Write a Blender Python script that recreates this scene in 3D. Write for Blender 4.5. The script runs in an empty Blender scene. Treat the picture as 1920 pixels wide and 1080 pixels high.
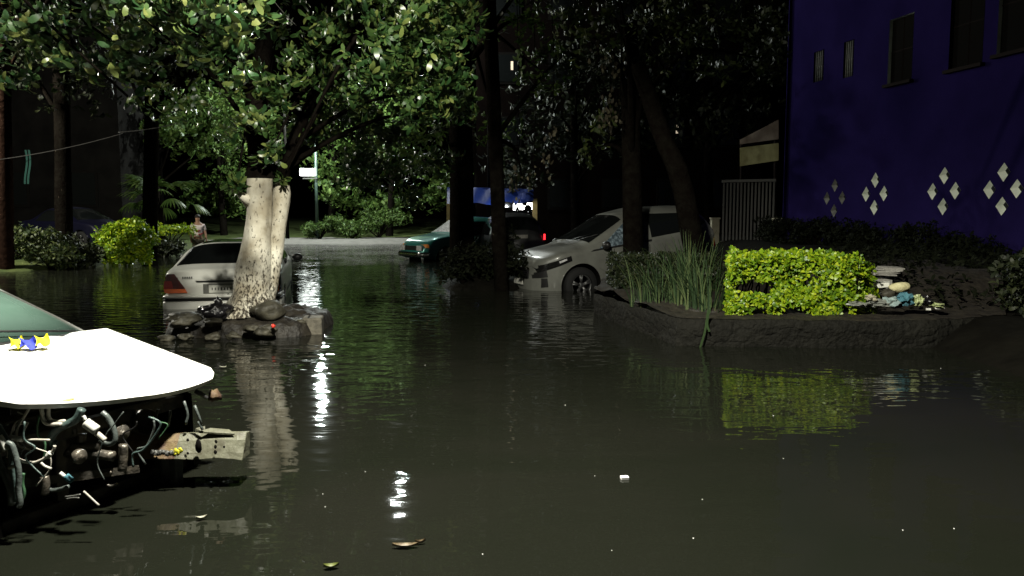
import bpy, bmesh, math, random
import numpy as np
from mathutils import Vector, Matrix

R = math.radians
PI = math.pi
sc = bpy.context.scene
COL = sc.collection
random.seed(7)
rng = np.random.default_rng(11)

# ------------------------------------------------------------------ camera
CAM_Z, FPX, PITCH = 1.4, 1500.0, math.atan(140 / 1500.0)
cam_d = bpy.data.cameras.new('camera')
cam = bpy.data.objects.new('camera', cam_d)
COL.objects.link(cam)
cam.location = (0, 0, CAM_Z)
cam.rotation_euler = (PI / 2 - PITCH, 0, 0)
cam_d.sensor_width = 36
cam_d.lens = 36 * FPX / 1920
cam_d.clip_end = 500
cam_d.clip_start = 0.05
sc.camera = cam


def ray(px, py):
    a, b = (px - 960) / FPX, (540 - py) / FPX
    cp, sp = math.cos(PITCH), math.sin(PITCH)
    return Vector((a, cp + b * sp, -sp + b * cp))


def U(px, py, Y):
    d = ray(px, py)
    t = Y / d.y
    return Vector((d.x * t, Y, CAM_Z + d.z * t))


def G(px, py, z=0.0):
    d = ray(px, py)
    t = (z - CAM_Z) / d.z
    return Vector((d.x * t, d.y * t, z))


# ------------------------------------------------------------------ materials
def new_mat(name):
    m = bpy.data.materials.new(name)
    m.use_nodes = True
    return m, m.node_tree, m.node_tree.nodes['Principled BSDF']


def nd(nt, typ, **kw):
    n = nt.nodes.new(typ)
    for k, v in kw.items():
        if hasattr(n, k) and not k in n.inputs:
            setattr(n, k, v)
        else:
            n.inputs[k].default_value = v
    return n


def c4(c):
    return (c[0], c[1], c[2], 1.0)


def mat(name, col, rough=.6, spec=.5, metal=0, col2=None, vscale=6, bump=0, bscale=25, contrast=(.35, .65), coat=0):
    m, nt, p = new_mat(name)
    p.inputs['Roughness'].default_value = rough
    p.inputs['Specular IOR Level'].default_value = spec
    p.inputs['Metallic'].default_value = metal
    p.inputs['Coat Weight'].default_value = coat
    p.inputs['Coat Roughness'].default_value = .06
    p.inputs['Base Color'].default_value = c4(col)
    tc = nd(nt, 'ShaderNodeTexCoord')
    if col2 is not None:
        n = nd(nt, 'ShaderNodeTexNoise', Scale=vscale, Detail=6.0, Roughness=.6)
        nt.links.new(tc.outputs['Object'], n.inputs['Vector'])
        r = nd(nt, 'ShaderNodeValToRGB')
        r.color_ramp.elements[0].position, r.color_ramp.elements[1].position = contrast
        r.color_ramp.elements[0].color, r.color_ramp.elements[1].color = c4(col), c4(col2)
        nt.links.new(n.outputs['Fac'], r.inputs['Fac'])
        nt.links.new(r.outputs['Color'], p.inputs['Base Color'])
    if bump:
        n = nd(nt, 'ShaderNodeTexNoise', Scale=bscale, Detail=5.0)
        nt.links.new(tc.outputs['Object'], n.inputs['Vector'])
        b = nd(nt, 'ShaderNodeBump', Strength=bump, Distance=.03)
        nt.links.new(n.outputs['Fac'], b.inputs['Height'])
        nt.links.new(b.outputs['Normal'], p.inputs['Normal'])
    return m


def emit_mat(name, col, strength):
    m, nt, p = new_mat(name)
    p.inputs['Base Color'].default_value = c4(col)
    p.inputs['Emission Color'].default_value = c4(col)
    p.inputs['Emission Strength'].default_value = strength
    return m


def leaf_mat(name, cols, rough=.35, trans=.25, spec=.5):
    """colour varies leaf by leaf (each leaf is a mesh island)"""
    m, nt, p = new_mat(name)
    g = nd(nt, 'ShaderNodeNewGeometry')
    r = nd(nt, 'ShaderNodeValToRGB')
    r.color_ramp.interpolation = 'LINEAR'
    els = r.color_ramp.elements
    while len(els) < len(cols):
        els.new(.5)
    for i, c in enumerate(cols):
        els[i].position = i / (len(cols) - 1)
        els[i].color = c4(c)
    nt.links.new(g.outputs['Random Per Island'], r.inputs['Fac'])
    nt.links.new(r.outputs['Color'], p.inputs['Base Color'])
    p.inputs['Roughness'].default_value = rough
    p.inputs['Specular IOR Level'].default_value = spec
    t = nd(nt, 'ShaderNodeBsdfTranslucent')
    nt.links.new(r.outputs['Color'], t.inputs['Color'])
    mx = nd(nt, 'ShaderNodeMixShader')
    mx.inputs[0].default_value = trans
    nt.links.new(p.outputs[0], mx.inputs[1])
    nt.links.new(t.outputs[0], mx.inputs[2])
    nt.links.new(mx.outputs[0], nt.nodes['Material Output'].inputs['Surface'])
    return m


def water_mat():
    m, nt, p = new_mat('flood_water')
    tc0 = nd(nt, 'ShaderNodeTexCoord')
    nm = nd(nt, 'ShaderNodeTexNoise', Scale=.55, Detail=4.0, Distortion=.8)
    nt.links.new(tc0.outputs['Object'], nm.inputs['Vector'])
    rm_ = nd(nt, 'ShaderNodeValToRGB')
    rm_.color_ramp.elements[0].position, rm_.color_ramp.elements[1].position = .35, .68
    rm_.color_ramp.elements[0].color, rm_.color_ramp.elements[1].color = (.0078, .0090, .0060, 1), (.0104, .0106, .0080, 1)
    nt.links.new(nm.outputs['Fac'], rm_.inputs['Fac'])
    nt.links.new(rm_.outputs['Color'], p.inputs['Base Color'])
    p.inputs['Roughness'].default_value = .03
    p.inputs['IOR'].default_value = 1.33
    p.inputs['Specular IOR Level'].default_value = .5
    tc = nd(nt, 'ShaderNodeTexCoord')
    mp = nd(nt, 'ShaderNodeMapping')
    mp.inputs['Scale'].default_value = (1.0, 2.2, 1)
    nt.links.new(tc.outputs['Object'], mp.inputs['Vector'])
    n1 = nd(nt, 'ShaderNodeTexNoise', Scale=2.6, Detail=2.0, Roughness=.45, Distortion=.3)
    n2 = nd(nt, 'ShaderNodeTexNoise', Scale=.35, Detail=1.0)
    nt.links.new(mp.outputs[0], n1.inputs['Vector'])
    nt.links.new(tc.outputs['Object'], n2.inputs['Vector'])
    # the breeze ruffles the open middle of the water more than the sheltered foreground
    sx = nd(nt, 'ShaderNodeSeparateXYZ')
    nt.links.new(tc.outputs['Object'], sx.inputs[0])
    mr = nd(nt, 'ShaderNodeMapRange')
    mr.inputs['From Min'].default_value, mr.inputs['From Max'].default_value = 4.0, 9.0
    mr.inputs['To Min'].default_value, mr.inputs['To Max'].default_value = .32, 1.0
    nt.links.new(sx.outputs['Y'], mr.inputs['Value'])
    mr2 = nd(nt, 'ShaderNodeMapRange')
    mr2.inputs['From Min'].default_value, mr2.inputs['From Max'].default_value = .35, .65
    mr2.inputs['To Min'].default_value, mr2.inputs['To Max'].default_value = .5, 1.3
    nt.links.new(n2.outputs['Fac'], mr2.inputs['Value'])
    mu = nd(nt, 'ShaderNodeMath', operation='MULTIPLY')
    nt.links.new(mr.outputs[0], mu.inputs[0])
    nt.links.new(mr2.outputs[0], mu.inputs[1])
    mu2 = nd(nt, 'ShaderNodeMath', operation='MULTIPLY')
    nt.links.new(mu.outputs[0], mu2.inputs[0])
    nt.links.new(n1.outputs['Fac'], mu2.inputs[1])
    b = nd(nt, 'ShaderNodeBump', Strength=1.0, Distance=WAVE)
    nt.links.new(mu2.outputs[0], b.inputs['Height'])
    nt.links.new(b.outputs['Normal'], p.inputs['Normal'])
    return m


def masonry_mat():
    m, nt, p = new_mat('wet_rubble_masonry')
    tc = nd(nt, 'ShaderNodeTexCoord')
    mp = nd(nt, 'ShaderNodeMapping')
    mp.inputs['Scale'].default_value = (5.5, 5.5, 9.5)
    nw = nd(nt, 'ShaderNodeTexNoise', Scale=5.0, Detail=3.0)
    nt.links.new(tc.outputs['Object'], nw.inputs['Vector'])
    wv = nd(nt, 'ShaderNodeMix', data_type='RGBA')
    wv.inputs['Factor'].default_value = .16
    nt.links.new(tc.outputs['Object'], wv.inputs['A'])
    nt.links.new(nw.outputs['Color'], wv.inputs['B'])
    nt.links.new(wv.outputs['Result'], mp.inputs['Vector'])
    v = nd(nt, 'ShaderNodeTexVoronoi', feature='DISTANCE_TO_EDGE', Scale=1.0)
    v2 = nd(nt, 'ShaderNodeTexVoronoi', Scale=1.0)
    n = nd(nt, 'ShaderNodeTexNoise', Scale=14.0, Detail=6.0)
    nt.links.new(mp.outputs[0], v.inputs['Vector'])
    nt.links.new(mp.outputs[0], v2.inputs['Vector'])
    nt.links.new(tc.outputs['Object'], n.inputs['Vector'])
    r = nd(nt, 'ShaderNodeValToRGB')
    r.color_ramp.elements[0].position, r.color_ramp.elements[1].position = .02, .12
    r.color_ramp.elements[0].color, r.color_ramp.elements[1].color = (.88, .88, .88, 1), (1, 1, 1, 1)
    nt.links.new(v.outputs['Distance'], r.inputs['Fac'])
    r2 = nd(nt, 'ShaderNodeValToRGB')
    r2.color_ramp.elements[0].color, r2.color_ramp.elements[1].color = (.003, .003, .0024, 1), (.014, .0135, .0105, 1)
    mx0 = nd(nt, 'ShaderNodeMath', operation='MULTIPLY_ADD')
    sp = nd(nt, 'ShaderNodeSeparateColor')
    nt.links.new(v2.outputs['Color'], sp.inputs[0])
    nt.links.new(sp.outputs[0], mx0.inputs[0])
    mx0.inputs[1].default_value = .35
    nt.links.new(n.outputs['Fac'], mx0.inputs[2])
    nt.links.new(mx0.outputs[0], r2.inputs['Fac'])
    mu = nd(nt, 'ShaderNodeMix', data_type='RGBA', blend_type='MULTIPLY')
    mu.inputs['Factor'].default_value = 1
    nt.links.new(r2.outputs['Color'], mu.inputs['A'])
    nt.links.new(r.outputs['Color'], mu.inputs['B'])
    nt.links.new(mu.outputs['Result'], p.inputs['Base Color'])
    p.inputs['Roughness'].default_value = .8
    p.inputs['Specular IOR Level'].default_value = .15
    b = nd(nt, 'ShaderNodeBump', Strength=1.0, Distance=.045)
    ad = nd(nt, 'ShaderNodeMath', operation='ADD')
    nt.links.new(r.outputs['Color'], ad.inputs[0])
    nt.links.new(n.outputs['Fac'], ad.inputs[1])
    nt.links.new(ad.outputs[0], b.inputs['Height'])
    nt.links.new(b.outputs['Normal'], p.inputs['Normal'])
    return m


def limewash_mat():
    """flaking lime paint over bark"""
    m, nt, p = new_mat('lime_painted_bark')
    tc = nd(nt, 'ShaderNodeTexCoord')
    mp = nd(nt, 'ShaderNodeMapping')
    mp.inputs['Scale'].default_value = (1, 1, .5)
    nt.links.new(tc.outputs['Object'], mp.inputs['Vector'])
    n = nd(nt, 'ShaderNodeTexNoise', Scale=40.0, Detail=6.0, Roughness=.72)
    nt.links.new(mp.outputs[0], n.inputs['Vector'])
    n2 = nd(nt, 'ShaderNodeTexNoise', Scale=3.2, Detail=4.0)
    nt.links.new(tc.outputs['Object'], n2.inputs['Vector'])
    sx = nd(nt, 'ShaderNodeSeparateXYZ')
    nt.links.new(tc.outputs['Object'], sx.inputs[0])
    mr = nd(nt, 'ShaderNodeMapRange')      # the paint flakes most near the ground
    mr.inputs['From Min'].default_value, mr.inputs['From Max'].default_value = 0.0, 1.0
    mr.inputs['To Min'].default_value, mr.inputs['To Max'].default_value = .115, -.03
    nt.links.new(sx.outputs['Z'], mr.inputs['Value'])
    ad = nd(nt, 'ShaderNodeMath', operation='ADD')
    nt.links.new(n.outputs['Fac'], ad.inputs[0])
    nt.links.new(mr.outputs[0], ad.inputs[1])
    r = nd(nt, 'ShaderNodeValToRGB')
    r.color_ramp.elements[0].position, r.color_ramp.elements[1].position = .57, .65
    r.color_ramp.elements[0].color, r.color_ramp.elements[1].color = (1, 1, 1, 1), (0, 0, 0, 1)
    nt.links.new(ad.outputs[0], r.inputs['Fac'])
    r2 = nd(nt, 'ShaderNodeValToRGB')
    r2.color_ramp.elements[0].position, r2.color_ramp.elements[1].position = .38, .62
    r2.color_ramp.elements[0].color, r2.color_ramp.elements[1].color = (.34, .30, .22, 1), (.72, .69, .58, 1)
    nt.links.new(n2.outputs['Fac'], r2.inputs['Fac'])
    mx = nd(nt, 'ShaderNodeMix', data_type='RGBA')
    mx.inputs['A'].default_value = (.07, .055, .04, 1)
    nt.links.new(r.outputs['Color'], mx.inputs['Factor'])
    nt.links.new(r2.outputs['Color'], mx.inputs['B'])
    nt.links.new(mx.outputs['Result'], p.inputs['Base Color'])
    mz = nd(nt, 'ShaderNodeMapRange')  # beige deepens upwards: thin paint, with leaf shade put into the colour
    mz.inputs['From Min'].default_value, mz.inputs['From Max'].default_value = .9, 1.75
    mz.inputs['To Min'].default_value, mz.inputs['To Max'].default_value = 0.0, .85
    nt.links.new(sx.outputs['Z'], mz.inputs['Value'])
    mw = nd(nt, 'ShaderNodeMath', operation='MULTIPLY')
    nt.links.new(mz.outputs[0], mw.inputs[0])
    nt.links.new(n2.outputs['Fac'], mw.inputs[1])
    my = nd(nt, 'ShaderNodeMix', data_type='RGBA')
    my.inputs['B'].default_value = (.17, .145, .10, 1)
    nt.links.new(mw.outputs[0], my.inputs['Factor'])
    nt.links.new(mx.outputs['Result'], my.inputs['A'])
    nt.links.new(my.outputs['Result'], p.inputs['Base Color'])
    p.inputs['Roughness'].default_value = .85
    p.inputs['Specular IOR Level'].default_value = .25
    b = nd(nt, 'ShaderNodeBump', Strength=.9, Distance=.025)
    ad2 = nd(nt, 'ShaderNodeMath', operation='ADD')
    nt.links.new(r.outputs['Color'], ad2.inputs[0])
    nt.links.new(n2.outputs['Fac'], ad2.inputs[1])
    nt.links.new(ad2.outputs[0], b.inputs['Height'])
    nt.links.new(b.outputs['Normal'], p.inputs['Normal'])
    return m


WAVE = .0135
KEY = 3700
SKY = .02
MT = {}
MT['water'] = water_mat()
MT['mud'] = mat('mud', (.0035, .0032, .0024), .9, .05, col2=(.007, .0065, .0048), vscale=3, bump=.7, bscale=9)
MT['grass'] = mat('grassy_bank', (.03, .045, .012), .9, .2, col2=(.06, .075, .02), vscale=2, bump=.6, bscale=30)
MT['asphalt'] = mat('asphalt', (.10, .095, .085), .8, .3, col2=(.14, .13, .12), vscale=3, bump=.2)
MT['lime'] = limewash_mat()
MT['bark'] = mat('bark', (.004, .003, .0025), 1, 0, col2=(.0068, .0060, .0047), vscale=9, bump=.8, bscale=18)
MT['bark_red'] = mat('reddish_bark', (.010, .0055, .004), 1, 0, col2=(.018, .010, .007), vscale=7, bump=.8, bscale=16)
MT['soil'] = mat('wet_soil', (.008, .006, .0045), .6, .5, col2=(.03, .025, .017), vscale=9, bump=1, bscale=14)
MT['stonewall'] = masonry_mat()
MT['rock'] = mat('rock', (.022, .02, .014), .6, .4, col2=(.085, .078, .055), vscale=7, bump=.8, bscale=12)
MT['concrete'] = mat('concrete', (.09, .082, .065), .8, .4, col2=(.17, .155, .12), vscale=10, bump=.6, bscale=16)
MT['white_paint'] = mat('white_car_paint', (.80, .80, .79), .28, .5, coat=.5)
MT['silver_paint'] = mat('silver_car_paint', (.78, .78, .72), .38, .5, metal=.0, coat=.5, col2=(.68, .68, .62), vscale=3)
MT['suv_paint'] = mat('dimmed_white_paint', (.165, .17, .15), .34, .5, coat=.4, col2=(.12, .122, .108), vscale=2.5)  # white paint greyed evenly to stand for the shade over the car
MT['green_paint'] = mat('teal_green_paint', (.03, .20, .17), .3, .6, metal=.3, coat=1)
MT['black_paint'] = mat('black_car_paint', (.006, .006, .007), .3, .5, coat=.6)
MT['blue_paint'] = mat('navy_car_paint', (.003, .003, .012), .45, .3)
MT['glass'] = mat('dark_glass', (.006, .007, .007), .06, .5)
MT['glass_blue'] = mat('rain_spotted_glass', (.05, .07, .085), .22, .6, col2=(.2, .26, .30), vscale=16, contrast=(.45, .6), bump=.4, bscale=60)
MT['wind_glass'] = mat('glare_tinted_windscreen', (.09, .155, .125), .2, .5, col2=(.12, .19, .16), vscale=2.2)
_nt = MT['wind_glass'].node_tree            # pale glare above, dark interior below, both painted into the glass colour
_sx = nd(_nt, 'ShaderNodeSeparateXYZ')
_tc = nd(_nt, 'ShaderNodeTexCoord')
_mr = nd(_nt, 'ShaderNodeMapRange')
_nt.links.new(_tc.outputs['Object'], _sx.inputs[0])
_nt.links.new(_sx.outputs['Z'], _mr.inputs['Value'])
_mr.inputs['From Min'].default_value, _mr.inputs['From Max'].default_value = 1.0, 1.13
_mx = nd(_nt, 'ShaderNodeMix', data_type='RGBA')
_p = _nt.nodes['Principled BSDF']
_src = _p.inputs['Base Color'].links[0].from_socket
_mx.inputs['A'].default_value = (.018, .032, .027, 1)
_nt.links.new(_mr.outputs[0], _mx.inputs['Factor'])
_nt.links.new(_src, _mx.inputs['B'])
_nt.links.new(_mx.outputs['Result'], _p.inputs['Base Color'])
MT['trim'] = mat('black_trim', (.01, .01, .01), .45, .4)
MT['rubber'] = mat('tyre_rubber', (.010, .010, .010), .8, .3)
MT['alloy'] = mat('alloy_rim', (.12, .12, .12), .4, .5, metal=.7)
MT['chrome'] = mat('chrome', (.7, .7, .7), .15, .5, metal=1)
MT['lamp_clear'] = mat('clear_lamp_lens', (.35, .35, .35), .08, .8, col2=(.7, .7, .7), vscale=14)
MT['lamp_smoked'] = mat('smoked_lamp_lens', (.008, .008, .008), .1, .8)
MT['lamp_red'] = mat('red_lamp_lens', (.45, .02, .015), .2, .7, col2=(.25, .012, .01), vscale=5)
MT['lamp_darkred'] = mat('dark_red_lamp_lens', (.10, .014, .012), .18, .7, col2=(.05, .01, .01), vscale=12)
MT['lamp_amber'] = mat('amber_lamp_lens', (.75, .25, .05), .2, .7)
MT['lamp_orange'] = mat('orange_lamp_lens', (.95, .20, .06), .2, .7)
MT['plate'] = mat('plate_white', (.62, .62, .56), .5, .4)
MT['ink'] = mat('dark_ink', (.03, .03, .03), .6, .3)
MT['black'] = mat('sooty_black', (.007, .0065, .006), 1, 0)
MT['steel'] = mat('greasy_steel', (.06, .058, .052), .38, .6, metal=.4, col2=(.14, .12, .095), vscale=12, bump=.4)
MT['primer'] = mat('scraped_primer', (.115, .115, .08), .55, .35, col2=(.06, .056, .036), vscale=16, contrast=(.45, .7), bump=.3)
MT['rust'] = mat('rusty_steel', (.075, .04, .027), .7, .4, col2=(.14, .10, .04), vscale=14, bump=.5)
MT['yellow_smear'] = mat('yellow_paint_smear', (.40, .38, .02), .5, .4)
MT['hose_grey'] = mat('grey_rubber_hose', (.08, .095, .09), .4, .5, bump=.3)
MT['hose_teal'] = mat('teal_grey_hose', (.055, .085, .08), .4, .5, bump=.3)
MT['pale_cable'] = mat('pale_cable', (.42, .40, .35), .4, .5)
MT['green_wire'] = mat('green_wire', (.05, .12, .06), .5, .4)
MT['connector'] = mat('white_connector', (.62, .62, .58), .35, .5)
MT['yellow'] = mat('yellow_cloth', (.75, .68, .02), .7, .3)
MT['blue'] = mat('blue_cloth', (.035, .05, .42), .7, .3)
MT['blue_wall'] = mat('blue_wall_paint', (.0095, .0065, .037), 1, 0, col2=(.0135, .009, .054), vscale=.9, contrast=(.3, .7), bump=.15, bscale=30)
MT['niche'] = mat('pale_niche_plaster', (.80, .84, .72), .8, .3, col2=(.62, .66, .56), vscale=5)
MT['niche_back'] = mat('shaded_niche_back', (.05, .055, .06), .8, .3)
MT['frame_pale'] = mat('pale_window_frame', (.20, .20, .18), .7, .3, col2=(.10, .10, .09), vscale=9)
MT['frame_dark'] = mat('dark_window_frame', (.012, .009, .008), .9, .05)
MT['brown_wall'] = mat('brown_plaster', (.003, .0022, .002), 1, 0, col2=(.005, .0035, .003), vscale=1.4)
MT['grey_wall'] = mat('grey_plaster', (.005, .0047, .0045), 1, 0, col2=(.009, .0085, .008), vscale=1.1)
MT['roof'] = mat('roof_slab', (.04, .035, .03), .9, .2)
MT['sign_brown'] = mat('faded_brown_panel', (.055, .040, .03), .9, .1, col2=(.085, .066, .05), vscale=4)
MT['sign_olive'] = mat('faded_olive_panel', (.085, .077, .032), .9, .1, col2=(.11, .10, .045), vscale=4)
MT['gate_metal'] = mat('grey_gate_metal', (.07, .07, .065), .5, .5)
MT['pillar'] = mat('cream_pillar', (.40, .37, .28), .8, .3, col2=(.30, .28, .2), vscale=6)
MT['pole_green'] = mat('green_lamp_pole', (.03, .055, .042), .5, .5)
MT['tarp'] = mat('blue_tarpaulin', (.004, .014, .09), .5, .3, col2=(.008, .026, .15), vscale=1.2, bump=.6, bscale=3)
MT['stall_post'] = mat('yellow_post', (.38, .28, .10), .7, .3, col2=(.26, .19, .07), vscale=8)
MT['teal_cloth'] = mat('teal_strip', (.05, .16, .13), .7, .3)
MT['wire'] = mat('pale_wire', (.20, .19, .18), .5, .4)
MT['shirt'] = mat('white_shirt', (.6, .52, .5), .9, .2)
MT['shirt_red'] = mat('red_shirt_stripe', (.32, .07, .07), .9, .2)
MT['trousers'] = mat('olive_trousers', (.12, .105, .07), .9, .2)
MT['skin'] = mat('skin', (.30, .17, .11), .6, .4)
MT['hair'] = mat('dark_hair', (.012, .009, .008), .7, .3)
MT['sack'] = mat('pale_sack', (.62, .58, .34), .8, .3, col2=(.42, .38, .2), vscale=12, bump=.7, bscale=20)
MT['board'] = mat('white_board', (.72, .72, .65), .6, .3)
MT['slab'] = mat('grey_slab', (.20, .19, .17), .8, .3, col2=(.32, .31, .28), vscale=8, bump=.5)
MT['bag_dark'] = mat('dark_plastic_bag', (.012, .011, .013), .25, .6, bump=.5, bscale=18)
MT['bag_grey'] = mat('grey_plastic_bag', (.15, .16, .14), .35, .5, bump=.6, bscale=16, col2=(.24, .25, .22), vscale=6)
MT['cloth_teal'] = mat('teal_rag', (.07, .20, .24), .8, .3, bump=.6, bscale=14, col2=(.05, .13, .17), vscale=6)
MT['cloth_pale'] = mat('pale_teal_rag', (.30, .38, .36), .8, .3, bump=.6, bscale=14, col2=(.2, .27, .27), vscale=6)
MT['bag_green'] = mat('pale_green_bag', (.50, .56, .28), .4, .5, bump=.6, bscale=16, col2=(.3, .35, .16), vscale=7)
MT['emblem'] = mat('dull_gold_emblem', (.42, .36, .14), .5, .4)
MT['foam'] = mat('white_foam', (.82, .82, .80), .6, .4)
MT['leaf_dead'] = mat('brown_dead_leaf', (.05, .03, .012), .5, .4, col2=(.22, .17, .10), vscale=55)
MT['leaf_fallen'] = mat('yellow_green_leaf', (.12, .14, .035), .5, .4)
MT['leaf_pale'] = mat('pale_fallen_leaf', (.42, .41, .33), .6, .4)
MT['red'] = mat('red_plastic', (.75, .05, .03), .35, .5)
MT['lamp_glass'] = emit_mat('lit_lamp_glass', (1.0, .97, .9), 60)
MT['lamp_glass_far'] = emit_mat('lit_far_lamp', (.92, 1.0, .96), 500)
MT['lamp_box'] = emit_mat('lit_lamp_box', (1.0, 1.0, 1.0), 2.5)
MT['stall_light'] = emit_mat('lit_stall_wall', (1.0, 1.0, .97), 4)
MT['tail_on'] = emit_mat('lit_tail_lamp', (1.0, .02, .03), 3)
MT['window_lit'] = emit_mat('lit_window', (1.0, .82, .6), .45)

MT['lf_ficus'] = leaf_mat('broad_leaf', [(.013, .038, .011), (.024, .06, .015), (.042, .085, .02), (.07, .115, .03), (.16, .19, .05)], .36, .2, .7)
MT['lf_near'] = leaf_mat('large_broad_leaf', [(.014, .042, .014), (.026, .062, .018), (.05, .09, .025), (.14, .16, .045)], .36, .2, .7)
MT['lf_dark'] = leaf_mat('dark_leaf', [(.006, .010, .004), (.013, .018, .007), (.03, .036, .014)], .5, .1, .2)
MT['lf_dim'] = leaf_mat('dim_green_leaf', [(.010, .02, .006), (.03, .045, .012), (.07, .085, .025)], .5, .15, .2)
MT['lf_black'] = leaf_mat('very_dark_leaf', [(.004, .0055, .0025), (.010, .012, .006)], .8, .05, 0.05)
MT['lf_mid'] = leaf_mat('mid_green_leaf', [(.03, .06, .012), (.05, .09, .02), (.09, .13, .03)], .5, .2, .2)
MT['lf_yellow'] = leaf_mat('golden_leaf', [(.06, .13, .008), (.12, .23, .008), (.20, .32, .010), (.28, .39, .014), (.42, .49, .02)], .4, .25, .45)
MT['lf_gold'] = leaf_mat('bright_golden_leaf', [(.22, .30, .008), (.36, .42, .012), (.50, .52, .02), (.60, .58, .04)], .4, .25, .45)
MT['lf_iris'] = leaf_mat('strap_leaf', [(.012, .026, .010), (.024, .048, .019), (.05, .085, .032), (.12, .15, .06)], .4, .1, .5)
MT['lf_dry'] = leaf_mat('dry_hanging_leaf', [(.02, .017, .011), (.05, .042, .026), (.10, .09, .055)], .7, .15, .2)


# ------------------------------------------------------------------ mesh helpers
class MB:
    def __init__(s):
        s.v, s.f, s.m = [], [], []

    def add(s, verts, faces, mi=0):
        k = len(s.v)
        s.v.extend([tuple(v) for v in verts])
        for f in faces:
            s.f.append(tuple(i + k for i in f))
            s.m.append(mi)
        return s

    def box(s, c, size, rz=0, mi=0, rx=0, ry=0):
        hx, hy, hz = size[0] / 2, size[1] / 2, size[2] / 2
        M = Matrix.Translation(c) @ Matrix.Rotation(rz, 4, 'Z') @ Matrix.Rotation(ry, 4, 'Y') @ Matrix.Rotation(rx, 4, 'X')
        vs = [M @ Vector((x, y, z)) for x in (-hx, hx) for y in (-hy, hy) for z in (-hz, hz)]
        s.add(vs, [(0, 1, 3, 2), (4, 6, 7, 5), (0, 4, 5, 1), (2, 3, 7, 6), (0, 2, 6, 4), (1, 5, 7, 3)], mi)
        return s

    def slab(s, quad, n, mi=0):
        """a quad given a thickness along vector n"""
        q = [Vector(p) for p in quad]
        n = Vector(n)
        vs = q + [p + n for p in q]
        s.add(vs, [(0, 1, 2, 3), (7, 6, 5, 4), (0, 4, 5, 1), (1, 5, 6, 2), (2, 6, 7, 3), (3, 7, 4, 0)], mi)
        return s

    def tube(s, pts, rad, sides=8, mi=0, jit=0, caps=True):
        pts = [Vector(p) for p in pts]
        if not hasattr(rad, '__len__'):
            rad = [rad] * len(pts)
        prev = None
        rings = []
        for i, p in enumerate(pts):
            t = (pts[min(i + 1, len(pts) - 1)] - pts[max(i - 1, 0)])
            if t.length < 1e-7:
                t = Vector((0, 0, 1))
            t.normalize()
            if prev is None:
                a = Vector((1, 0, 0)) if abs(t.x) < .8 else Vector((0, 1, 0))
                n = (a - t * a.dot(t)).normalized()
            else:
                n = prev - t * prev.dot(t)
                n = n.normalized() if n.length > 1e-6 else t.orthogonal().normalized()
            prev = n
            b = t.cross(n)
            ring = []
            for k in range(sides):
                a = 2 * PI * k / sides
                r = rad[i] * (1 + jit * (random.random() - .5))
                ring.append(p + (n * math.cos(a) + b * math.sin(a)) * r)
            rings.append(ring)
        vs = [q for r in rings for q in r]
        fs = []
        for i in range(len(pts) - 1):
            for k in range(sides):
                k2 = (k + 1) % sides
                fs.append((i * sides + k, i * sides + k2, (i + 1) * sides + k2, (i + 1) * sides + k))
        if caps:
            fs.append(tuple(range(sides - 1, -1, -1)))
            fs.append(tuple((len(pts) - 1) * sides + k for k in range(sides)))
        s.add(vs, fs, mi)
        return s

    def grid(s, P, mi=0, closed=False):
        """P[i][j] points"""
        ni, nj = len(P), len(P[0])
        vs = [p for r in P for p in r]
        fs = []
        for i in range(ni - 1):
            for j in range(nj - 1):
                fs.append((i * nj + j, i * nj + j + 1, (i + 1) * nj + j + 1, (i + 1) * nj + j))
        s.add(vs, fs, mi)
        return s

    def blob(s, c, r, seed=0, amp=.2, sub=2, mi=0, flat=0, freq=1.7):
        bm = bmesh.new()
        bmesh.ops.create_icosphere(bm, subdivisions=sub, radius=1)
        rr = random.Random(seed)
        off = Vector((rr.random() * 50, rr.random() * 50, rr.random() * 50))
        from mathutils import noise
        vs = []
        for v in bm.verts:
            k = 1 + amp * noise.noise(v.co * freq + off) * 2 + amp * .5 * noise.noise(v.co * freq * 2.7 + off)
            p = v.co * k
            if flat and p.z < -flat:
                p.z = -flat
            vs.append((c[0] + p.x * r[0], c[1] + p.y * r[1], c[2] + p.z * r[2]))
        fs = [tuple(v.index for v in f.verts) for f in bm.faces]
        bm.free()
        s.add(vs, fs, mi)
        return s

    def lathe(s, prof, seg=24, mi=0, axis='Y', c=(0, 0, 0)):
        """prof: list of (r, h) turned about an axis through c"""
        vs, fs = [], []
        for r, h in prof:
            for k in range(seg):
                a = 2 * PI * k / seg
                x, y = r * math.cos(a), r * math.sin(a)
                p = (x, h, y) if axis == 'Y' else (x, y, h) if axis == 'Z' else (h, x, y)
                vs.append((p[0] + c[0], p[1] + c[1], p[2] + c[2]))
        for i in range(len(prof) - 1):
            for k in range(seg):
                k2 = (k + 1) % seg
                fs.append((i * seg + k, i * seg + k2, (i + 1) * seg + k2, (i + 1) * seg + k))
        s.add(vs, fs, mi)
        return s

    def build(s, name, mats, parent=None, smooth=True, world=True, bevel=0, fixn=True):
        me = bpy.data.meshes.new(name)
        off = Vector((0, 0, 0))
        if parent is not None and world:
            p = parent
            while p is not None:
                off += p.location
                p = p.parent
        me.from_pydata([(v[0] - off.x, v[1] - off.y, v[2] - off.z) for v in s.v], [], s.f)
        if not isinstance(mats, (list, tuple)):
            mats = [mats]
        for m in mats:
            me.materials.append(m)
        me.polygons.foreach_set('material_index', s.m)
        if fixn:
            bm = bmesh.new()
            bm.from_mesh(me)
            bmesh.ops.recalc_face_normals(bm, faces=bm.faces)
            bm.to_mesh(me)
            bm.free()
        me.polygons.foreach_set('use_smooth', [smooth] * len(me.polygons))
        me.update()
        o = bpy.data.objects.new(name, me)
        COL.objects.link(o)
        if parent is not None:
            o.parent = parent
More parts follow.
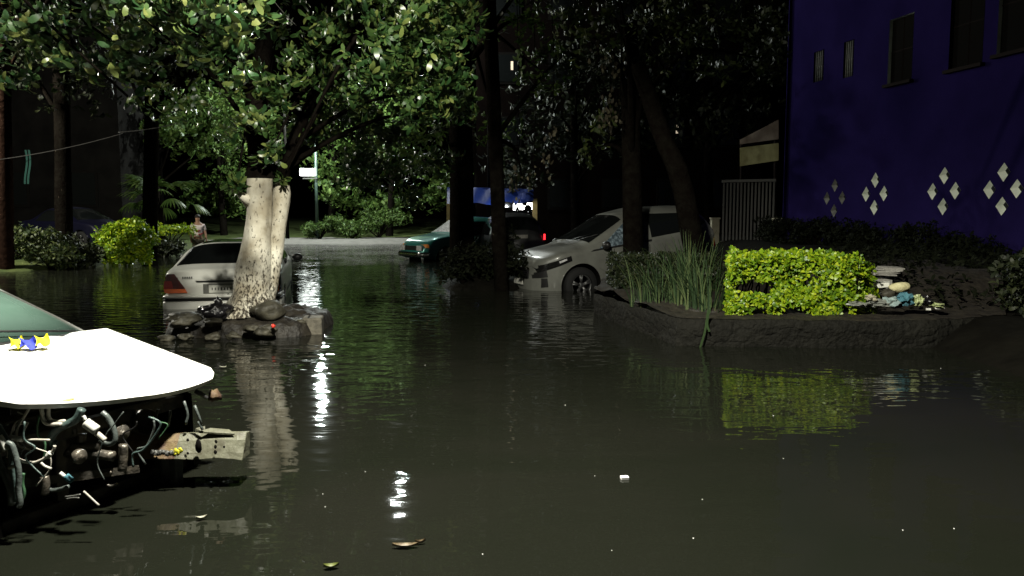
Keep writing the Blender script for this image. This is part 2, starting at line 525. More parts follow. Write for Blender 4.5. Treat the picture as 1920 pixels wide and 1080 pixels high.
        if bevel:
            b = o.modifiers.new('bevel', 'BEVEL')
            b.width, b.segments, b.limit_method = bevel, 2, 'ANGLE'
        return o


def tag(o, label=None, cat=None, group=None, kind=None):
    if label:
        o['label'] = label
    if cat:
        o['category'] = cat
    if group:
        o['group'] = group
    if kind:
        o['kind'] = kind
    return o


def thing(name, label, cat, loc=(0, 0, 0), group=None, rz=0):
    o = bpy.data.objects.new(name, None)
    o.empty_display_size = .2
    COL.objects.link(o)
    o.location = loc
    o.rotation_euler = (0, 0, rz)
    return tag(o, label, cat, group)


def kids(o):
    return [c for c in bpy.data.objects if c.parent == o]


def copy_tree(o, parent=None):
    c = o.copy()
    COL.objects.link(c)
    if parent is not None:
        c.parent = parent
    for ch in kids(o):
        copy_tree(ch, c)
    return c


def base_at(mb_list_center, z=None):
    return mb_list_center


def mesh_thing(name, mb, mats, label, cat, group=None, smooth=True, bevel=0, kind=None):
    """a thing that is one mesh, its origin at the middle of its base"""
    xs = np.array(mb.v)
    o0 = Vector(((xs[:, 0].min() + xs[:, 0].max()) / 2, (xs[:, 1].min() + xs[:, 1].max()) / 2, xs[:, 2].min()))
    mb.v = [(v[0] - o0.x, v[1] - o0.y, v[2] - o0.z) for v in mb.v]
    o = mb.build(name, mats, None, smooth, bevel=bevel)
    o.location = o0
    return tag(o, label, cat, group, kind)


# ------------------------------------------------------------------ leaves
def norm(a):
    return a / np.maximum(np.linalg.norm(a, axis=-1, keepdims=True), 1e-9)


def leaf_mesh(name, P, D, N, L, W, m, parent=None, wide=.62, bend=.22, fold=.11, smooth=True):
    n = len(P)
    D = norm(D)
    N = norm(N - (N * D).sum(1, keepdims=True) * D)
    S = np.cross(D, N)
    L = np.asarray(L).reshape(-1, 1) * np.ones((n, 1))
    W = np.asarray(W).reshape(-1, 1) * np.ones((n, 1))
    st = [(0, 0, 0), (wide * .42, -.27, fold), (wide * .42, .27, fold), (wide, -.5, fold), (wide, .5, fold), (.5 + wide * .58, -.37, fold * .8), (.5 + wide * .58, .37, fold * .8), (1, 0, fold * .3)]
    V = np.zeros((n, 8, 3))
    for i, (s, w, f) in enumerate(st):
        V[:, i] = P + D * L * s + S * W * w + N * (L * (f - bend * s * s * 1.3))
    off = Vector((0, 0, 0))
    p = parent
    while p is not None:
        off += p.location
        p = p.parent
    V -= np.array(off)[None, None]
    me = bpy.data.meshes.new(name)
    me.vertices.add(n * 8)
    me.vertices.foreach_set('co', V.reshape(-1).astype(np.float32))
    base = (np.arange(n) * 8)[:, None]
    idx = base + np.array([[0, 2, 1, 1, 2, 4, 3, 3, 4, 6, 5, 5, 6, 7]])
    me.loops.add(n * 14)
    me.loops.foreach_set('vertex_index', idx.reshape(-1).astype(np.int32))
    me.polygons.add(n * 4)
    ls = ((np.arange(n) * 14)[:, None] + np.array([[0, 3, 7, 11]])).reshape(-1)
    me.polygons.foreach_set('loop_start', ls.astype(np.int32))
    me.polygons.foreach_set('loop_total', np.tile([3, 4, 4, 3], n).astype(np.int32))
    me.polygons.foreach_set('use_smooth', [smooth] * (n * 4))
    me.materials.append(m)
    me.update(calc_edges=True)
    me.validate()
    o = bpy.data.objects.new(name, me)
    COL.objects.link(o)
    if parent is not None:
        o.parent = parent
    return o


def whorls(tips, axes, k, L, spread=(35, 80), wr=.42, Lvar=.45):
    """k leaves around each twig tip"""
    n = len(tips)
    P = np.repeat(tips, k, 0)
    A = norm(np.repeat(axes, k, 0))
    rnd = rng.normal(size=(n * k, 3))
    perp = norm(rnd - (rnd * A).sum(1, keepdims=True) * A)
    th = np.radians(rng.uniform(spread[0], spread[1], (n * k, 1)))
    D = A * np.cos(th) + perp * np.sin(th)
    N = A + rng.normal(scale=.25, size=(n * k, 3))
    Ls = L * (1 + Lvar * rng.uniform(-1, 1, n * k))
    P = P - A * (rng.uniform(0, .9, (n * k, 1)) * L)
    return P, D, N, Ls, Ls * wr


def clump_tips(clumps, droop=.35, shell=.5):
    T, A = [], []
    for (c, r, n) in clumps:
        d = norm(rng.normal(size=(n, 3)))
        rad = rng.uniform(0, 1, (n, 1)) ** shell
        r3 = np.array(r if hasattr(r, '__len__') else (r, r, r))
        lump = 1 + .25 * np.sin(d[:, :1] * 5 + c[0] * 3) * np.cos(d[:, 2:3] * 4 + c[1])
        p = np.array(c) + d * rad * r3 * lump
        T.append(p)
        A.append(norm(d * .8 + np.array([0, 0, -droop]) + rng.normal(scale=.35, size=(n, 3))))
    return np.concatenate(T), np.concatenate(A)


def crown(parent, clumps, L, k, m, droop=.35, shell=.5, name='crown', wr=.42, spread=(35, 80)):
    T, A = clump_tips(clumps, droop, shell)
    P, D, N, Ls, Ws = whorls(T, A, k, L, wr=wr, spread=spread)
    return leaf_mesh(name, P, D, N, Ls, Ws, m, parent), T


def bez(p0, p1, n, sag=0, jit=0):
    p0, p1 = Vector(p0), Vector(p1)
    out = []
    for i in range(n + 1):
        t = i / n
        p = p0.lerp(p1, t)
        p.z += sag * 4 * t * (1 - t)
        if jit and 0 < i < n:
            p += Vector((random.uniform(-jit, jit), random.uniform(-jit, jit), random.uniform(-jit, jit)))
        out.append(p)
    return out


def smooth_pts(pts, n=6):
    """Catmull-Rom through the points"""
    P = [Vector(p) for p in pts]
    P = [P[0] * 2 - P[1]] + P + [P[-1] * 2 - P[-2]]
    out = []
    for i in range(1, len(P) - 2):
        for k in range(n):
            t = k / n
            a, b, c, d = P[i - 1], P[i], P[i + 1], P[i + 2]
            out.append(.5 * ((2 * b) + (c - a) * t + (2 * a - 5 * b + 4 * c - d) * t * t + (3 * b - a - 3 * c + d) * t ** 3))
    out.append(P[-2])
    return out


def tree(name, label, base, top, r0, r1, clumps, L, k, leafm, barkm='bark', droop=.35, group=None, mid=None, sides=12, shell=.5, limbs=True, wr=.42, limbk=.4, limbup=.25):
    t = thing(name, label, 'tree', base, group)
    pts = [Vector(base) - Vector((0, 0, .3)), Vector(base)] + ([Vector(q) for q in mid] if mid else []) + [Vector(top)]
    sp = smooth_pts(pts, 7)
    n = len(sp)
    rad = [r0 + (r1 - r0) * i / (n - 1) + r0 * .5 * max(0, 1 - i / 9) ** 2 for i in range(n)]
    mb = MB().tube(sp, rad, sides, jit=.12)
    mb.build('trunk', MT[barkm], t)
    if limbs:
        lb = MB()
        for (c, r, nn) in clumps:
            i0 = int(n * random.uniform(.74, .98))
            i0 = min(i0, n - 1)
            a = sp[i0]
            lb.tube(smooth_pts([a, a.lerp(Vector(c), .5) + Vector((random.uniform(-.2, .2), random.uniform(-.2, .2), limbup)), Vector(c)], 5), list(np.linspace(max(.015, rad[i0] * limbk), .010, 11)), 6)
        lb.build('limbs', MT[barkm], t)
    if clumps:
        crown(t, clumps, L, k, MT[leafm], droop, shell, wr=wr)
    return t


# ------------------------------------------------------------------ terrain, water, road
def sstep(a, b, x):
    t = min(1, max(0, (x - a) / (b - a)))
    return t * t * (3 - 2 * t)


def gz(x, y):
    from mathutils import noise
    z = -.5
    far = sstep(33.5, 38.5, y)
    z += far * .62
    z += sstep(39, 62, y) * .7
    left = sstep(-9.9, -12.4, x) * sstep(16.5, 20.5, y) + sstep(-13, -18, x) * (1 - sstep(16.5, 20.5, y))
    z += min(1, left) * .72 * (1 - far)
    # right bank by the blue wall
    xb = 3.9 if y < 9.5 else (3.9 + (5.6 - 3.9) * sstep(9.5, 14, y))
    right = sstep(xb - .7, xb + 1.3, x)
    hb = .78 + .32 * sstep(8.5, 12.5, y)
    z += right * hb * (1 - far)
    z += .05 * noise.noise(Vector((x * .9, y * .9, 0))) + .02 * noise.noise(Vector((x * 3, y * 3, 3)))
    return z


xs = np.concatenate([np.linspace(-70, -18, 14), np.linspace(-17, -9, 20), np.linspace(-8.5, 1, 14), np.linspace(1.4, 9, 42), np.linspace(10, 70, 14)])
ys = np.concatenate([np.linspace(-30, 2, 8), np.linspace(3, 16, 45), np.linspace(16.5, 40, 40), np.linspace(42, 110, 14)])
gm = MB().grid([[(x, y, gz(x, y)) for x in xs] for y in ys])
for i, f in enumerate(gm.f):
    cx = sum(gm.v[j][0] for j in f) / 4
    cy = sum(gm.v[j][1] for j in f) / 4
    if (cx < -8 and cy > 18) or cy > 41:
        gm.m[i] = 1
tag(gm.build('ground', [MT['mud'], MT['grass']]), kind='structure')

wm = MB().grid([[(x, y, 0) for x in (-80, 0, 80)] for y in (-35, 0, 44)])
tag(wm.build('flood_water', MT['water']), kind='structure')

rm = MB().grid([[(x, y, gz(x, y) + .03) for x in np.linspace(-14, 3, 30)] for y in np.linspace(35.0, 41, 10)])
tag(rm.build('road', MT['asphalt']), kind='structure')


# ------------------------------------------------------------------ cars
class Car:
    """x forward, y left, z up from the ground; body lofted from side profile, belt line and plan width"""

    def __init__(s, top, belt, sill, wid, n=3.4, tumble=.16, arches=()):
        s.top, s.bl, s.sl, s.wd, s.n, s.tb, s.arches = top, belt, sill, wid, n, tumble, arches
        s.x0, s.x1 = top[0][0], top[-1][0]

    @staticmethod
    def _sm(tab, x):
        a = np.array(tab)
        d = .045
        return float(np.mean([np.interp(x + k, a[:, 0], a[:, 1]) for k in (-d, -d / 2, 0, d / 2, d)]))

    def T(s, x): return s._sm(s.top, x)
    def B(s, x): return min(s._sm(s.bl, x), s.T(x) - .02)
    def S(s, x): return s._sm(s.sl, x)
    def W(s, x): return s._sm(s.wd, x)

    def side(s, x, z):
        """half width at height z"""
        b, t, lo = s.B(x), s.T(x), s.S(x)
        w = s.W(x)
        if z <= b:
            u = (z - lo) / max(b - lo, .01)
            return w * (1 - .05 * (1 - u) ** 2 - .012 * (2 * u - 1) ** 2)
        u = min(1, (z - b) / max(t - b, .01))
        return w * (.988) * max(0, 1 - u ** s.n) ** (1 / s.n) * (1 - s.tb * min(.62, max(0, z - b)) / .5)

    def over(s, x, y):
        """height of the upper skin at y"""
        b, t, w = s.B(x), s.T(x), s.W(x) * .988
        lo, hi = 0.0, 1.0
        for _ in range(22):
            m = (lo + hi) / 2
            z = b + (t - b) * m
            if s.side(x, z) > abs(y):
                lo = m
            else:
                hi = m
        return b + (t - b) * lo

    def body(s, parent, m, nx=110, nside=20, ntop=16, name='body'):
        mb = MB()
        X = np.linspace(s.x0, s.x1, nx)
        rings = []
        for x in X:
            b, t, lo = s.B(x), s.T(x), s.S(x)
            half = []
            for k in range(nside + 1):
                z = lo + (b - lo) * k / nside
                half.append([x, s.side(x, z), z])
            for k in range(1, ntop + 1):
                a = PI / 2 * k / ntop
                u = math.sin(a) ** (2 / s.n)
                z = b + (t - b) * u
                y = s.W(x) * .988 * math.cos(a) ** (2 / s.n) * (1 - s.tb * min(.62, z - b) / .5) if k < ntop else 0
                half.append([x, y, z])
            for p in half[:nside + 1]:
                for (ax, az, ar) in s.arches:
                    d = math.hypot(p[0] - ax, p[2] - az)
                    if d < ar:
                        p.append(d)
            rings.append(half)
        nh = len(rings[0])
        step = (s.x1 - s.x0) / (nx - 1)
        full = []
        dead = set()
        for i, half in enumerate(rings):
            row = []
            for j, p in enumerate(half):
                for (ax, az, ar) in s.arches:
                    d = math.hypot(p[0] - ax, p[2] - az)
                    if d < ar and j <= nside:
                        if d < ar - step * 1.5:
                            dead.add((i, j))
                        elif d > 1e-4:
                            p[0] = ax + (p[0] - ax) / d * ar
                            p[2] = max(az + (p[2] - az) / d * ar, p[2])
                row.append(tuple(p[:3]))
            full.append(row + [(q[0], -q[1], q[2]) for q in row[-2::-1]])
        nj = 2 * nh - 1
        k0 = len(mb.v)
        mb.v = [p for r in full for p in r]
        for i in range(nx - 1):
            for j in range(nj - 1):
                jj = [min(q, nj - 1 - q) for q in (j, j + 1)]
                if any((ii, q) in dead for ii in (i, i + 1) for q in jj):
                    continue
                mb.f.append((i * nj + j, i * nj + j + 1, (i + 1) * nj + j + 1, (i + 1) * nj + j))
                mb.m.append(0)
        for i in (0, nx - 1):
            for j in range(nh - 1):
                a, b_ = i * nj + j, i * nj + j + 1
                c, d = i * nj + nj - 2 - j, i * nj + nj - 1 - j
                mb.f.append((a, b_, c, d) if c != b_ else (a, b_, d))
                mb.m.append(0)
        o = mb.build(name, m, parent, world=False)
        return o

    def side_patch(s, parent, name, quad, m, sgn=1, off=.006, n=12, mi=None):
        """quad in (x, z), laid on one side of the body"""
        q = [Vector((a, b)) for a, b in quad]
        P = []
        for i in range(n + 1):
            row = []
            for j in range(n + 1):
                u, v = i / n, j / n
                p = q[0] * (1 - u) * (1 - v) + q[1] * u * (1 - v) + q[2] * u * v + q[3] * (1 - u) * v
                row.append((p.x, sgn * (s.side(p.x, p.y) + off), p.y))
            P.append(row)
        return MB().grid(P).build(name, m, parent, world=False)

    def top_patch(s, parent, name, quad, m, off=.006, n=14):
        """quad in (x, y), laid on the upper skin"""
        q = [Vector((a, b)) for a, b in quad]
        P = []
        for i in range(n + 1):
            row = []
            for j in range(n + 1):
                u, v = i / n, j / n
                p = q[0] * (1 - u) * (1 - v) + q[1] * u * (1 - v) + q[2] * u * v + q[3] * (1 - u) * v
                row.append((p.x, p.y, s.over(p.x, p.y) + off))
            P.append(row)
        return MB().grid(P).build(name, m, parent, world=False)

    def end_patch(s, parent, name, quad, m, x, off=.006, thick=.012, bevel=0, world=False):
        """quad in (y, z) on the flat end of the body"""
        sg = 1 if x > 0 else -1
        pts = [(x + sg * off, a, b) for a, b in quad]
        return MB().slab(pts, (sg * thick, 0, 0)).build(name, m, parent, smooth=False, world=False, bevel=bevel)


def wheel(parent, x, y, r, w, rimm='alloy', spokes=5):
    o = thing('wheel', None, None)
    o.parent = parent
    o.location = (x, y, r)
    tp = [(r * .62, -w / 2), (r * .93, -w / 2), (r, -w * .3), (r, w * .3), (r * .93, w / 2), (r * .62, w / 2)]
    MB().lathe(tp, 28).build('tyre', MT['rubber'], o, world=False)
    sg = 1 if y > 0 else -1
    rm_ = MB().lathe([(r * .63, -w * .4), (r * .60, sg * w * .42), (r * .56, sg * w * .42), (r * .54, sg * w * .2)], 28)
    rm_.lathe([(r * .18, sg * w * .30), (r * .14, sg * w * .38), (.0, sg * w * .40)], 14)
    for k in range(spokes):
        a = 2 * PI * k / spokes + .3
        for da in (-.13, .13):
            p0 = Vector((math.cos(a) * r * .12, sg * w * .32, math.sin(a) * r * .12))
            p1 = Vector((math.cos(a + da) * r * .58, sg * w * .36, math.sin(a + da) * r * .58))
            rm_.tube([p0, p1], [.022, .020], 6)
    rm_.build('rim', MT[rimm], o, world=False)
    return o


def wells(parent, arches, half):
    for (ax, az, ar) in arches:
        for sg in (1, -1):
            mb = MB()
            P = []
            for k in range(25):
                a = PI * k / 24 * 1.3 - .15 * PI
                P.append([(ax + math.cos(a) * ar * 1.0, sg * (half - .01), az + math.sin(a) * ar * 1.0),
                          (ax + math.cos(a) * ar * .99, sg * (half - .34), az + math.sin(a) * ar * .99)])
            mb.grid(P)
            mb.add([(ax, sg * (half - .34), az)] + [p[1] for p in P], [(0, k + 1, k + 2) for k in range(24)])
            mb.build('wheel_well', MT['black'], parent, world=False)


def place(o, loc, yaw, pitch=0, roll=0):
    o.location = loc
    o.rotation_mode = 'XYZ'
    o.rotation_euler = (roll, pitch, yaw)


# ---- silver sedan, seen from behind
sd = Car(top=[(-2.22, .70), (-2.20, .90), (-2.10, .955), (-1.6, .985), (-1.42, 1.0), (-.72, 1.30), (-.3, 1.335), (.3, 1.33), (.62, 1.27), (1.25, .97), (1.7, .9), (2.05, .8), (2.2, .62), (2.24, .5)],
         belt=[(-2.22, .66), (-2.1, .86), (-1.5, .91), (0, .90), (1.3, .88), (1.9, .78), (2.24, .45)],
         sill=[(-2.22, .36), (-2.0, .27), (-1.5, .2), (1.6, .2), (2.24, .33)],
         wid=[(-2.22, .755), (-2.12, .815), (-1.8, .85), (-.5, .865), (1.4, .855), (1.9, .80), (2.15, .68), (2.24, .55)],
         arches=[(-1.36, .31, .36), (1.35, .31, .36)])
sedan = thing('silver_sedan', 'silver sedan half sunk in floodwater behind the whitewashed tree, seen from the rear', 'car')
sd.body(sedan, MT['silver_paint'])
wells(sedan, sd.arches, .84)
for x in (-1.36, 1.35):
    for sg in (1, -1):
        wheel(sedan, x, sg * .74, .31, .2)
sd.top_patch(sedan, 'rear_window', [(-1.44, -.74), (-.74, -.60), (-.74, .60), (-1.44, .74)], MT['glass'])
sd.top_patch(sedan, 'dark_roof_patch', [(-.60, -.50), (.42, -.50), (.42, .50), (-.60, .50)], MT['glass'])  # added dark glass patch, standing in for the roof's dark reflection
sd.top_patch(sedan, 'windscreen', [(.68, -.56), (1.2, -.66), (1.2, .66), (.68, .56)], MT['glass'])
for sg in (1, -1):
    sd.side_patch(sedan, 'side_window', [(-1.0, .95), (-.1, .95), (-.1, 1.25), (-.62, 1.23)], MT['glass'], sg)
    sd.side_patch(sedan, 'side_window', [(-.04, .95), (1.05, .93), (.55, 1.20), (-.04, 1.25)], MT['glass'], sg)
    sd.side_patch(sedan, 'door_moulding', [(-1.0, .50), (1.0, .50), (1.0, .56), (-1.0, .56)], MT['trim'], sg, off=.012)
    # lamp: tall dark red upper field above an orange-red strip, sloping inner edge
    xe = -2.225
    sd.end_patch(sedan, 'tail_light', [(sg * .80, .62), (sg * .49, .62), (sg * .52, .68), (sg * .81, .68)], MT['lamp_orange'], xe, thick=.02)
    sd.end_patch(sedan, 'tail_light', [(sg * .81, .685), (sg * .52, .685), (sg * .66, .90), (sg * .765, .90)], MT['lamp_darkred'], xe, thick=.02)
    sd.end_patch(sedan, 'tail_light', [(sg * .815, .685), (sg * .68, .685), (sg * .70, .80), (sg * .80, .80)], MT['lamp_red'], xe, off=.026, thick=.004)
    sd.side_patch(sedan, 'tail_light', [(-2.2, .62), (-2.0, .63), (-2.04, .87), (-2.19, .84)], MT['lamp_darkred'], sg, off=.008)
    MB().blob((.72, sg * .98, .98), (.06, .10, .07), 3, .05, 2).build('wing_mirror', MT['trim'], sedan, world=False)
# boot lid lines, handle strip, plate with smudged characters, lock, bumper with rubber strip
x = -2.225
sd.end_patch(sedan, 'boot_handle', [(.36, .775), (-.36, .775), (-.36, .795), (.36, .795)], MT['trim'], x, thick=.012)
sd.end_patch(sedan, 'boot_handle', [(.37, .797), (-.37, .797), (-.37, .815), (.37, .815)], MT['silver_paint'], x, thick=.022)
pl = sd.end_patch(sedan, 'plate_recess', [(.27, .605), (-.27, .605), (-.27, .745), (.27, .745)], MT['frame_pale'], x, thick=.004)
pp = sd.end_patch(sedan, 'number_plate', [(.19, .615), (-.17, .615), (-.17, .73), (.19, .73)], MT['plate'], x, off=.012, thick=.008)
mb = MB()
rr = random.Random(4)
yy = .155
for k in range(7):
    w_ = .026
    MB().box((x - .0225, yy - w_ / 2, .672), (.003, w_ * rr.uniform(.5, .9), .05 * rr.uniform(.7, 1))).build('plate_character', MT['gate_metal'], pp, smooth=False, world=False)
    yy -= .043
MB().lathe([(.022, 0), (.022, -.012), (.0, -.014)], 14, axis='X', c=(x - .006, -.08, .575)).build('boot_lock', MT['trim'], sedan, world=False)
mb = MB()
for (z, h) in ((.845, .02),):
    for k in range(5):
        mb.box((x - .009, .545 - k * .03, z), (.004, .018, .026))
mb.build('boot_badge', MT['alloy'], sedan, smooth=False, world=False)


def bumper(z0, z1, xo, mtl, name, par, W=.83, wrap=.55):
    P = []
    for k in range(31):
        t = -1 + 2 * k / 30
        y = W * max(-1, min(1, t * 1.25))
        e = max(0, abs(t) - .8) / .2
        xx = xo + wrap * e if e > 0 else xo + .05 * (y / W) ** 4
        yv = y * (1 + .03 * e)
        P.append([(xx + .03, yv * .985, z0), (xx, yv, z0 + .02), (xx, yv, z1 - .02), (xx + .03, yv * .985, z1), (xx + .12, yv * .9, z1)])
    return MB().grid(P).build(name, mtl, par, world=False)


bumper(.30, .50, -2.30, MT['silver_paint'], 'rear_bumper', sedan)
bumper(.505, .535, -2.315, MT['trim'], 'bumper_strip', sedan)
bumper(.54, .585, -2.29, MT['silver_paint'], 'rear_bumper', sedan)
mb = MB()
for sg in (1, -1):
    MB().tube([(xx, sg * yy_, sd.over(xx, yy_) + .008) for xx, yy_ in ((-1.44, .75), (-1.2, .70), (-.97, .655), (-.74, .61))], .011, 6).build('window_trim', MT['alloy'], sedan, world=False)
place(sedan, (-4.80, 14.0, -.385), PI / 2 + R(13))

# ---- white sport utility car on the right
sv = Car(top=[(-1.80, .82), (-1.79, 1.05), (-1.74, 1.2), (-1.55, 1.57), (-1.2, 1.70), (-.3, 1.70), (.25, 1.60), (1.08, 1.12), (1.22, 1.06), (1.75, .97), (2.02, .86), (2.12, .70), (2.16, .5)],
         belt=[(-1.80, .78), (-1.75, 1.14), (-1.2, 1.18), (-.2, 1.09), (1.1, .93), (1.7, .88), (2.0, .76), (2.16, .45)],
         sill=[(-1.80, .4), (-1.7, .3), (-1.5, .26), (1.6, .24), (2.16, .28)],
         wid=[(-1.80, .70), (-1.74, .80), (-1.5, .88), (0, .89), (1.4, .885), (1.75, .83), (2.0, .68), (2.12, .52), (2.16, .45)],
         arches=[(-1.18, .34, .40), (1.31, .34, .40)])
suv = thing('white_suv', 'white five-door car stranded nose down beyond the dark trunks and strap leaves', 'car')
sv.body(suv, MT['suv_paint'], nx=120)
wells(suv, sv.arches, .87)
for x in (-1.18, 1.31):
    for sg in (1, -1):
        wheel(suv, x, sg * .76, .335, .21)
sv.top_patch(suv, 'windscreen', [(.30, -.60), (1.06, -.70), (1.06, .70), (.30, .60)], MT['glass'])
sv.top_patch(suv, 'rear_window', [(-1.73, -.62), (-1.58, -.56), (-1.58, .56), (-1.73, .62)], MT['glass'])
for sg in (1, -1):
    sv.side_patch(suv, 'side_window', [(-.12, 1.10), (.95, .98), (.22, 1.48), (-.12, 1.57)], MT['glass_blue'], sg)
    sv.side_patch(suv, 'side_window', [(-1.15, 1.23), (-.2, 1.13), (-.2, 1.575), (-1.05, 1.56)], MT['glass'], sg)
    sv.side_patch(suv, 'side_window', [(-1.52, 1.36), (-1.21, 1.26), (-1.15, 1.55), (-1.42, 1.51)], MT['glass'], sg)
    sv.side_patch(suv, 'window_trim', [(-.2, 1.06), (1.12, .94), (1.05, .975), (-.2, 1.10)], MT['trim'], sg, off=.008)
    sv.side_patch(suv, 'headlight', [(1.50, .80), (2.08, .60), (2.10, .72), (1.52, .89)], MT['lamp_smoked'], sg, off=.012)
    sv.side_patch(suv, 'headlight', [(1.60, .815), (1.74, .765), (1.75, .80), (1.61, .845)], MT['lamp_clear'], sg, off=.018, n=4)
    sv.side_patch(suv, 'side_intake', [(1.93, .52), (2.14, .50), (2.14, .60), (1.95, .64)], MT['trim'], sg, off=.01, n=6)
    sv.side_patch(suv, 'fog_lamp_trim', [(1.92, .34), (2.03, .33), (2.03, .50), (1.94, .50)], MT['trim'], sg, off=.010, n=5)
    sv.side_patch(suv, 'tail_light', [(-1.78, .86), (-1.66, .9), (-1.68, 1.05), (-1.76, 1.04)], MT['lamp_red'], sg, off=.01, n=5)
    for (xd, z0, z1) in ((.62, .36, .97), (-.16, .34, 1.0), (-1.05, .5, 1.02)):
        sv.side_patch(suv, 'door_seam', [(xd, z0), (xd + .012, z0), (xd + .012, z1), (xd, z1)], MT['black'], sg, off=.002, n=6)
    for xd in (-.02, -.92):
        MB().box((xd, sg * (.895), .86), (.17, .03, .028)).build('door_handle', MT['suv_paint'], suv, world=False, bevel=.008)
    MB().blob((.86, sg * 1.0, 1.05), (.075, .11, .075), 5, .05, 2).build('wing_mirror', MT['trim'], suv, world=False)
sv.end_patch(suv, 'grille', [(.40, .50), (-.40, .50), (-.42, .66), (.42, .66)], MT['trim'], 2.16, thick=.02)
gs = MB()
for k in range(4):
    gs.box((2.19, 0, .52 + .04 * k), (.012, .78, .01))
gs.build('grille_bar', MT['chrome'], suv, smooth=False, world=False)
sv.end_patch(suv, 'number_plate', [(.20, .37), (-.20, .37), (-.20, .49), (.20, .49)], MT['plate'], 2.17, off=.02, thick=.01)
wp = MB()
for sg in (-1, 1):
    wp.tube([(1.10, sg * .12 + .2, 1.13), (.85, sg * .12 + .55, 1.24)], .008, 5)
wp.build('wiper', MT['trim'], suv, world=False)
SV_YAW = R(180 + 24)          # nose towards -x and the camera
nose = Vector((math.cos(SV_YAW), math.sin(SV_YAW), 0))
place(suv, Vector((.22, 15.0, -.19)) - nose * 2.1, SV_YAW, R(2.4))

# ---- teal green car, mostly behind the trunks
gc = Car(top=[(-1.9, .8), (-1.86, 1.1), (-1.6, 1.45), (-1.2, 1.55), (-.2, 1.58), (.30, 1.52), (.88, 1.06), (1.5, .94), (1.88, .80), (1.95, .5)],
         belt=[(-1.9, .76), (-1.7, .96), (0, .96), (1.0, .93), (1.65, .82), (1.95, .45)],
         sill=[(-1.9, .35), (-1.5, .24), (1.5, .24), (1.95, .32)],
         wid=[(-1.9, .7), (-1.7, .8), (0, .82), (1.5, .80), (1.85, .74), (1.95, .64)],
         arches=[(-1.25, .30, .35), (1.22, .30, .35)])
grc = thing('green_car', 'teal green car with an amber front lamp, nose poking out left of the black trunks', 'car')
gc.body(grc, MT['green_paint'], nx=80)
wells(grc, gc.arches, .8)
for x in (-1.25, 1.22):
    for sg in (1, -1):
        wheel(grc, x, sg * .71, .30, .19)
gc.top_patch(grc, 'windscreen', [(.34, -.56), (.86, -.66), (.86, .66), (.34, .56)], MT['lamp_clear'])
gc.top_patch(grc, 'rear_window', [(-1.82, -.6), (-1.62, -.54), (-1.62, .54), (-1.82, .6)], MT['glass'])
for sg in (1, -1):
    gc.side_patch(grc, 'side_window', [(-1.4, 1.0), (.72, .99), (.24, 1.42), (-1.3, 1.44)], MT['glass'], sg)
    gc.side_patch(grc, 'indicator', [(1.80, .61), (1.89, .61), (1.89, .71), (1.81, .72)], MT['lamp_amber'], sg, off=.012, n=4)
    gc.end_patch(grc, 'headlight', [(sg * .62, .52), (sg * .34, .52), (sg * .34, .67), (sg * .62, .67)], MT['lamp_clear'], 1.95, thick=.03)
gc.end_patch(grc, 'grille', [(.32, .53), (-.32, .53), (-.32, .66), (.32, .66)], MT['trim'], 1.95, thick=.02)
P = []
for k in range(21):
    t = -1 + k / 10
    P.append([(2.06 - .25 * max(0, abs(t) - .75) / .25, .8 * t, .34), (2.10 - .25 * max(0, abs(t) - .75) / .25, .8 * t, .40), (2.06 - .25 * max(0, abs(t) - .75) / .25, .8 * t, .48)])
MB().grid(P).build('front_bumper', MT['chrome'], grc, world=False)
GY = R(180 + 38)
place(grc, G(766, 489) + Vector((math.cos(GY), math.sin(GY), 0)) * -1.95 + Vector((.05, .25, -.27)), GY, R(-1.5))

# ---- dark van with one red tail lamp, between and behind the trunks
dv = Car(top=[(-2.1, .9), (-2.08, 1.15), (-1.95, 1.62), (-1.4, 1.74), (.4, 1.72), (.8, 1.6), (1.4, 1.1), (2.0, .92), (2.1, .6)],
         belt=[(-2.1, .85), (-1.9, 1.0), (1.4, 1.0), (2.1, .5)], sill=[(-2.1, .4), (-1.6, .3), (1.6, .3), (2.1, .4)],
         wid=[(-2.1, .74), (-1.95, .82), (-1, .87), (1.3, .86), (2.1, .62)], arches=[(-1.3, .33, .38), (1.3, .33, .38)])
van = thing('dark_van', 'black van between the tall trunks with a red tail lamp glowing', 'van')
dv.body(van, MT['black_paint'], nx=70)
wells(van, dv.arches, .85)
for x in (-1.3, 1.3):
    for sg in (1, -1):
        wheel(van, x, sg * .75, .33, .2)
dv.end_patch(van, 'number_plate', [(.26, 1.02), (-.26, 1.02), (-.26, 1.12), (.26, 1.12)], MT['slab'], -2.1)
dv.top_patch(van, 'rear_window', [(-2.07, -.6), (-1.93, -.58), (-1.93, .58), (-2.07, .6)], MT['glass'])
for sg in (1, -1):
    dv.end_patch(van, 'tail_light', [(sg * .76, .98), (sg * .71, .98), (sg * .71, 1.14), (sg * .76, 1.14)], MT['tail_on'] if sg < 0 else MT['lamp_darkred'], -2.1, thick=.02)
    dv.side_patch(van, 'side_window', [(-1.7, 1.1), (.9, 1.1), (.6, 1.55), (-1.6, 1.58)], MT['glass'], sg)
vp = G(955, 492)
place(van, (vp.x - .03, 24.6, -.32), PI / 2 + R(8))

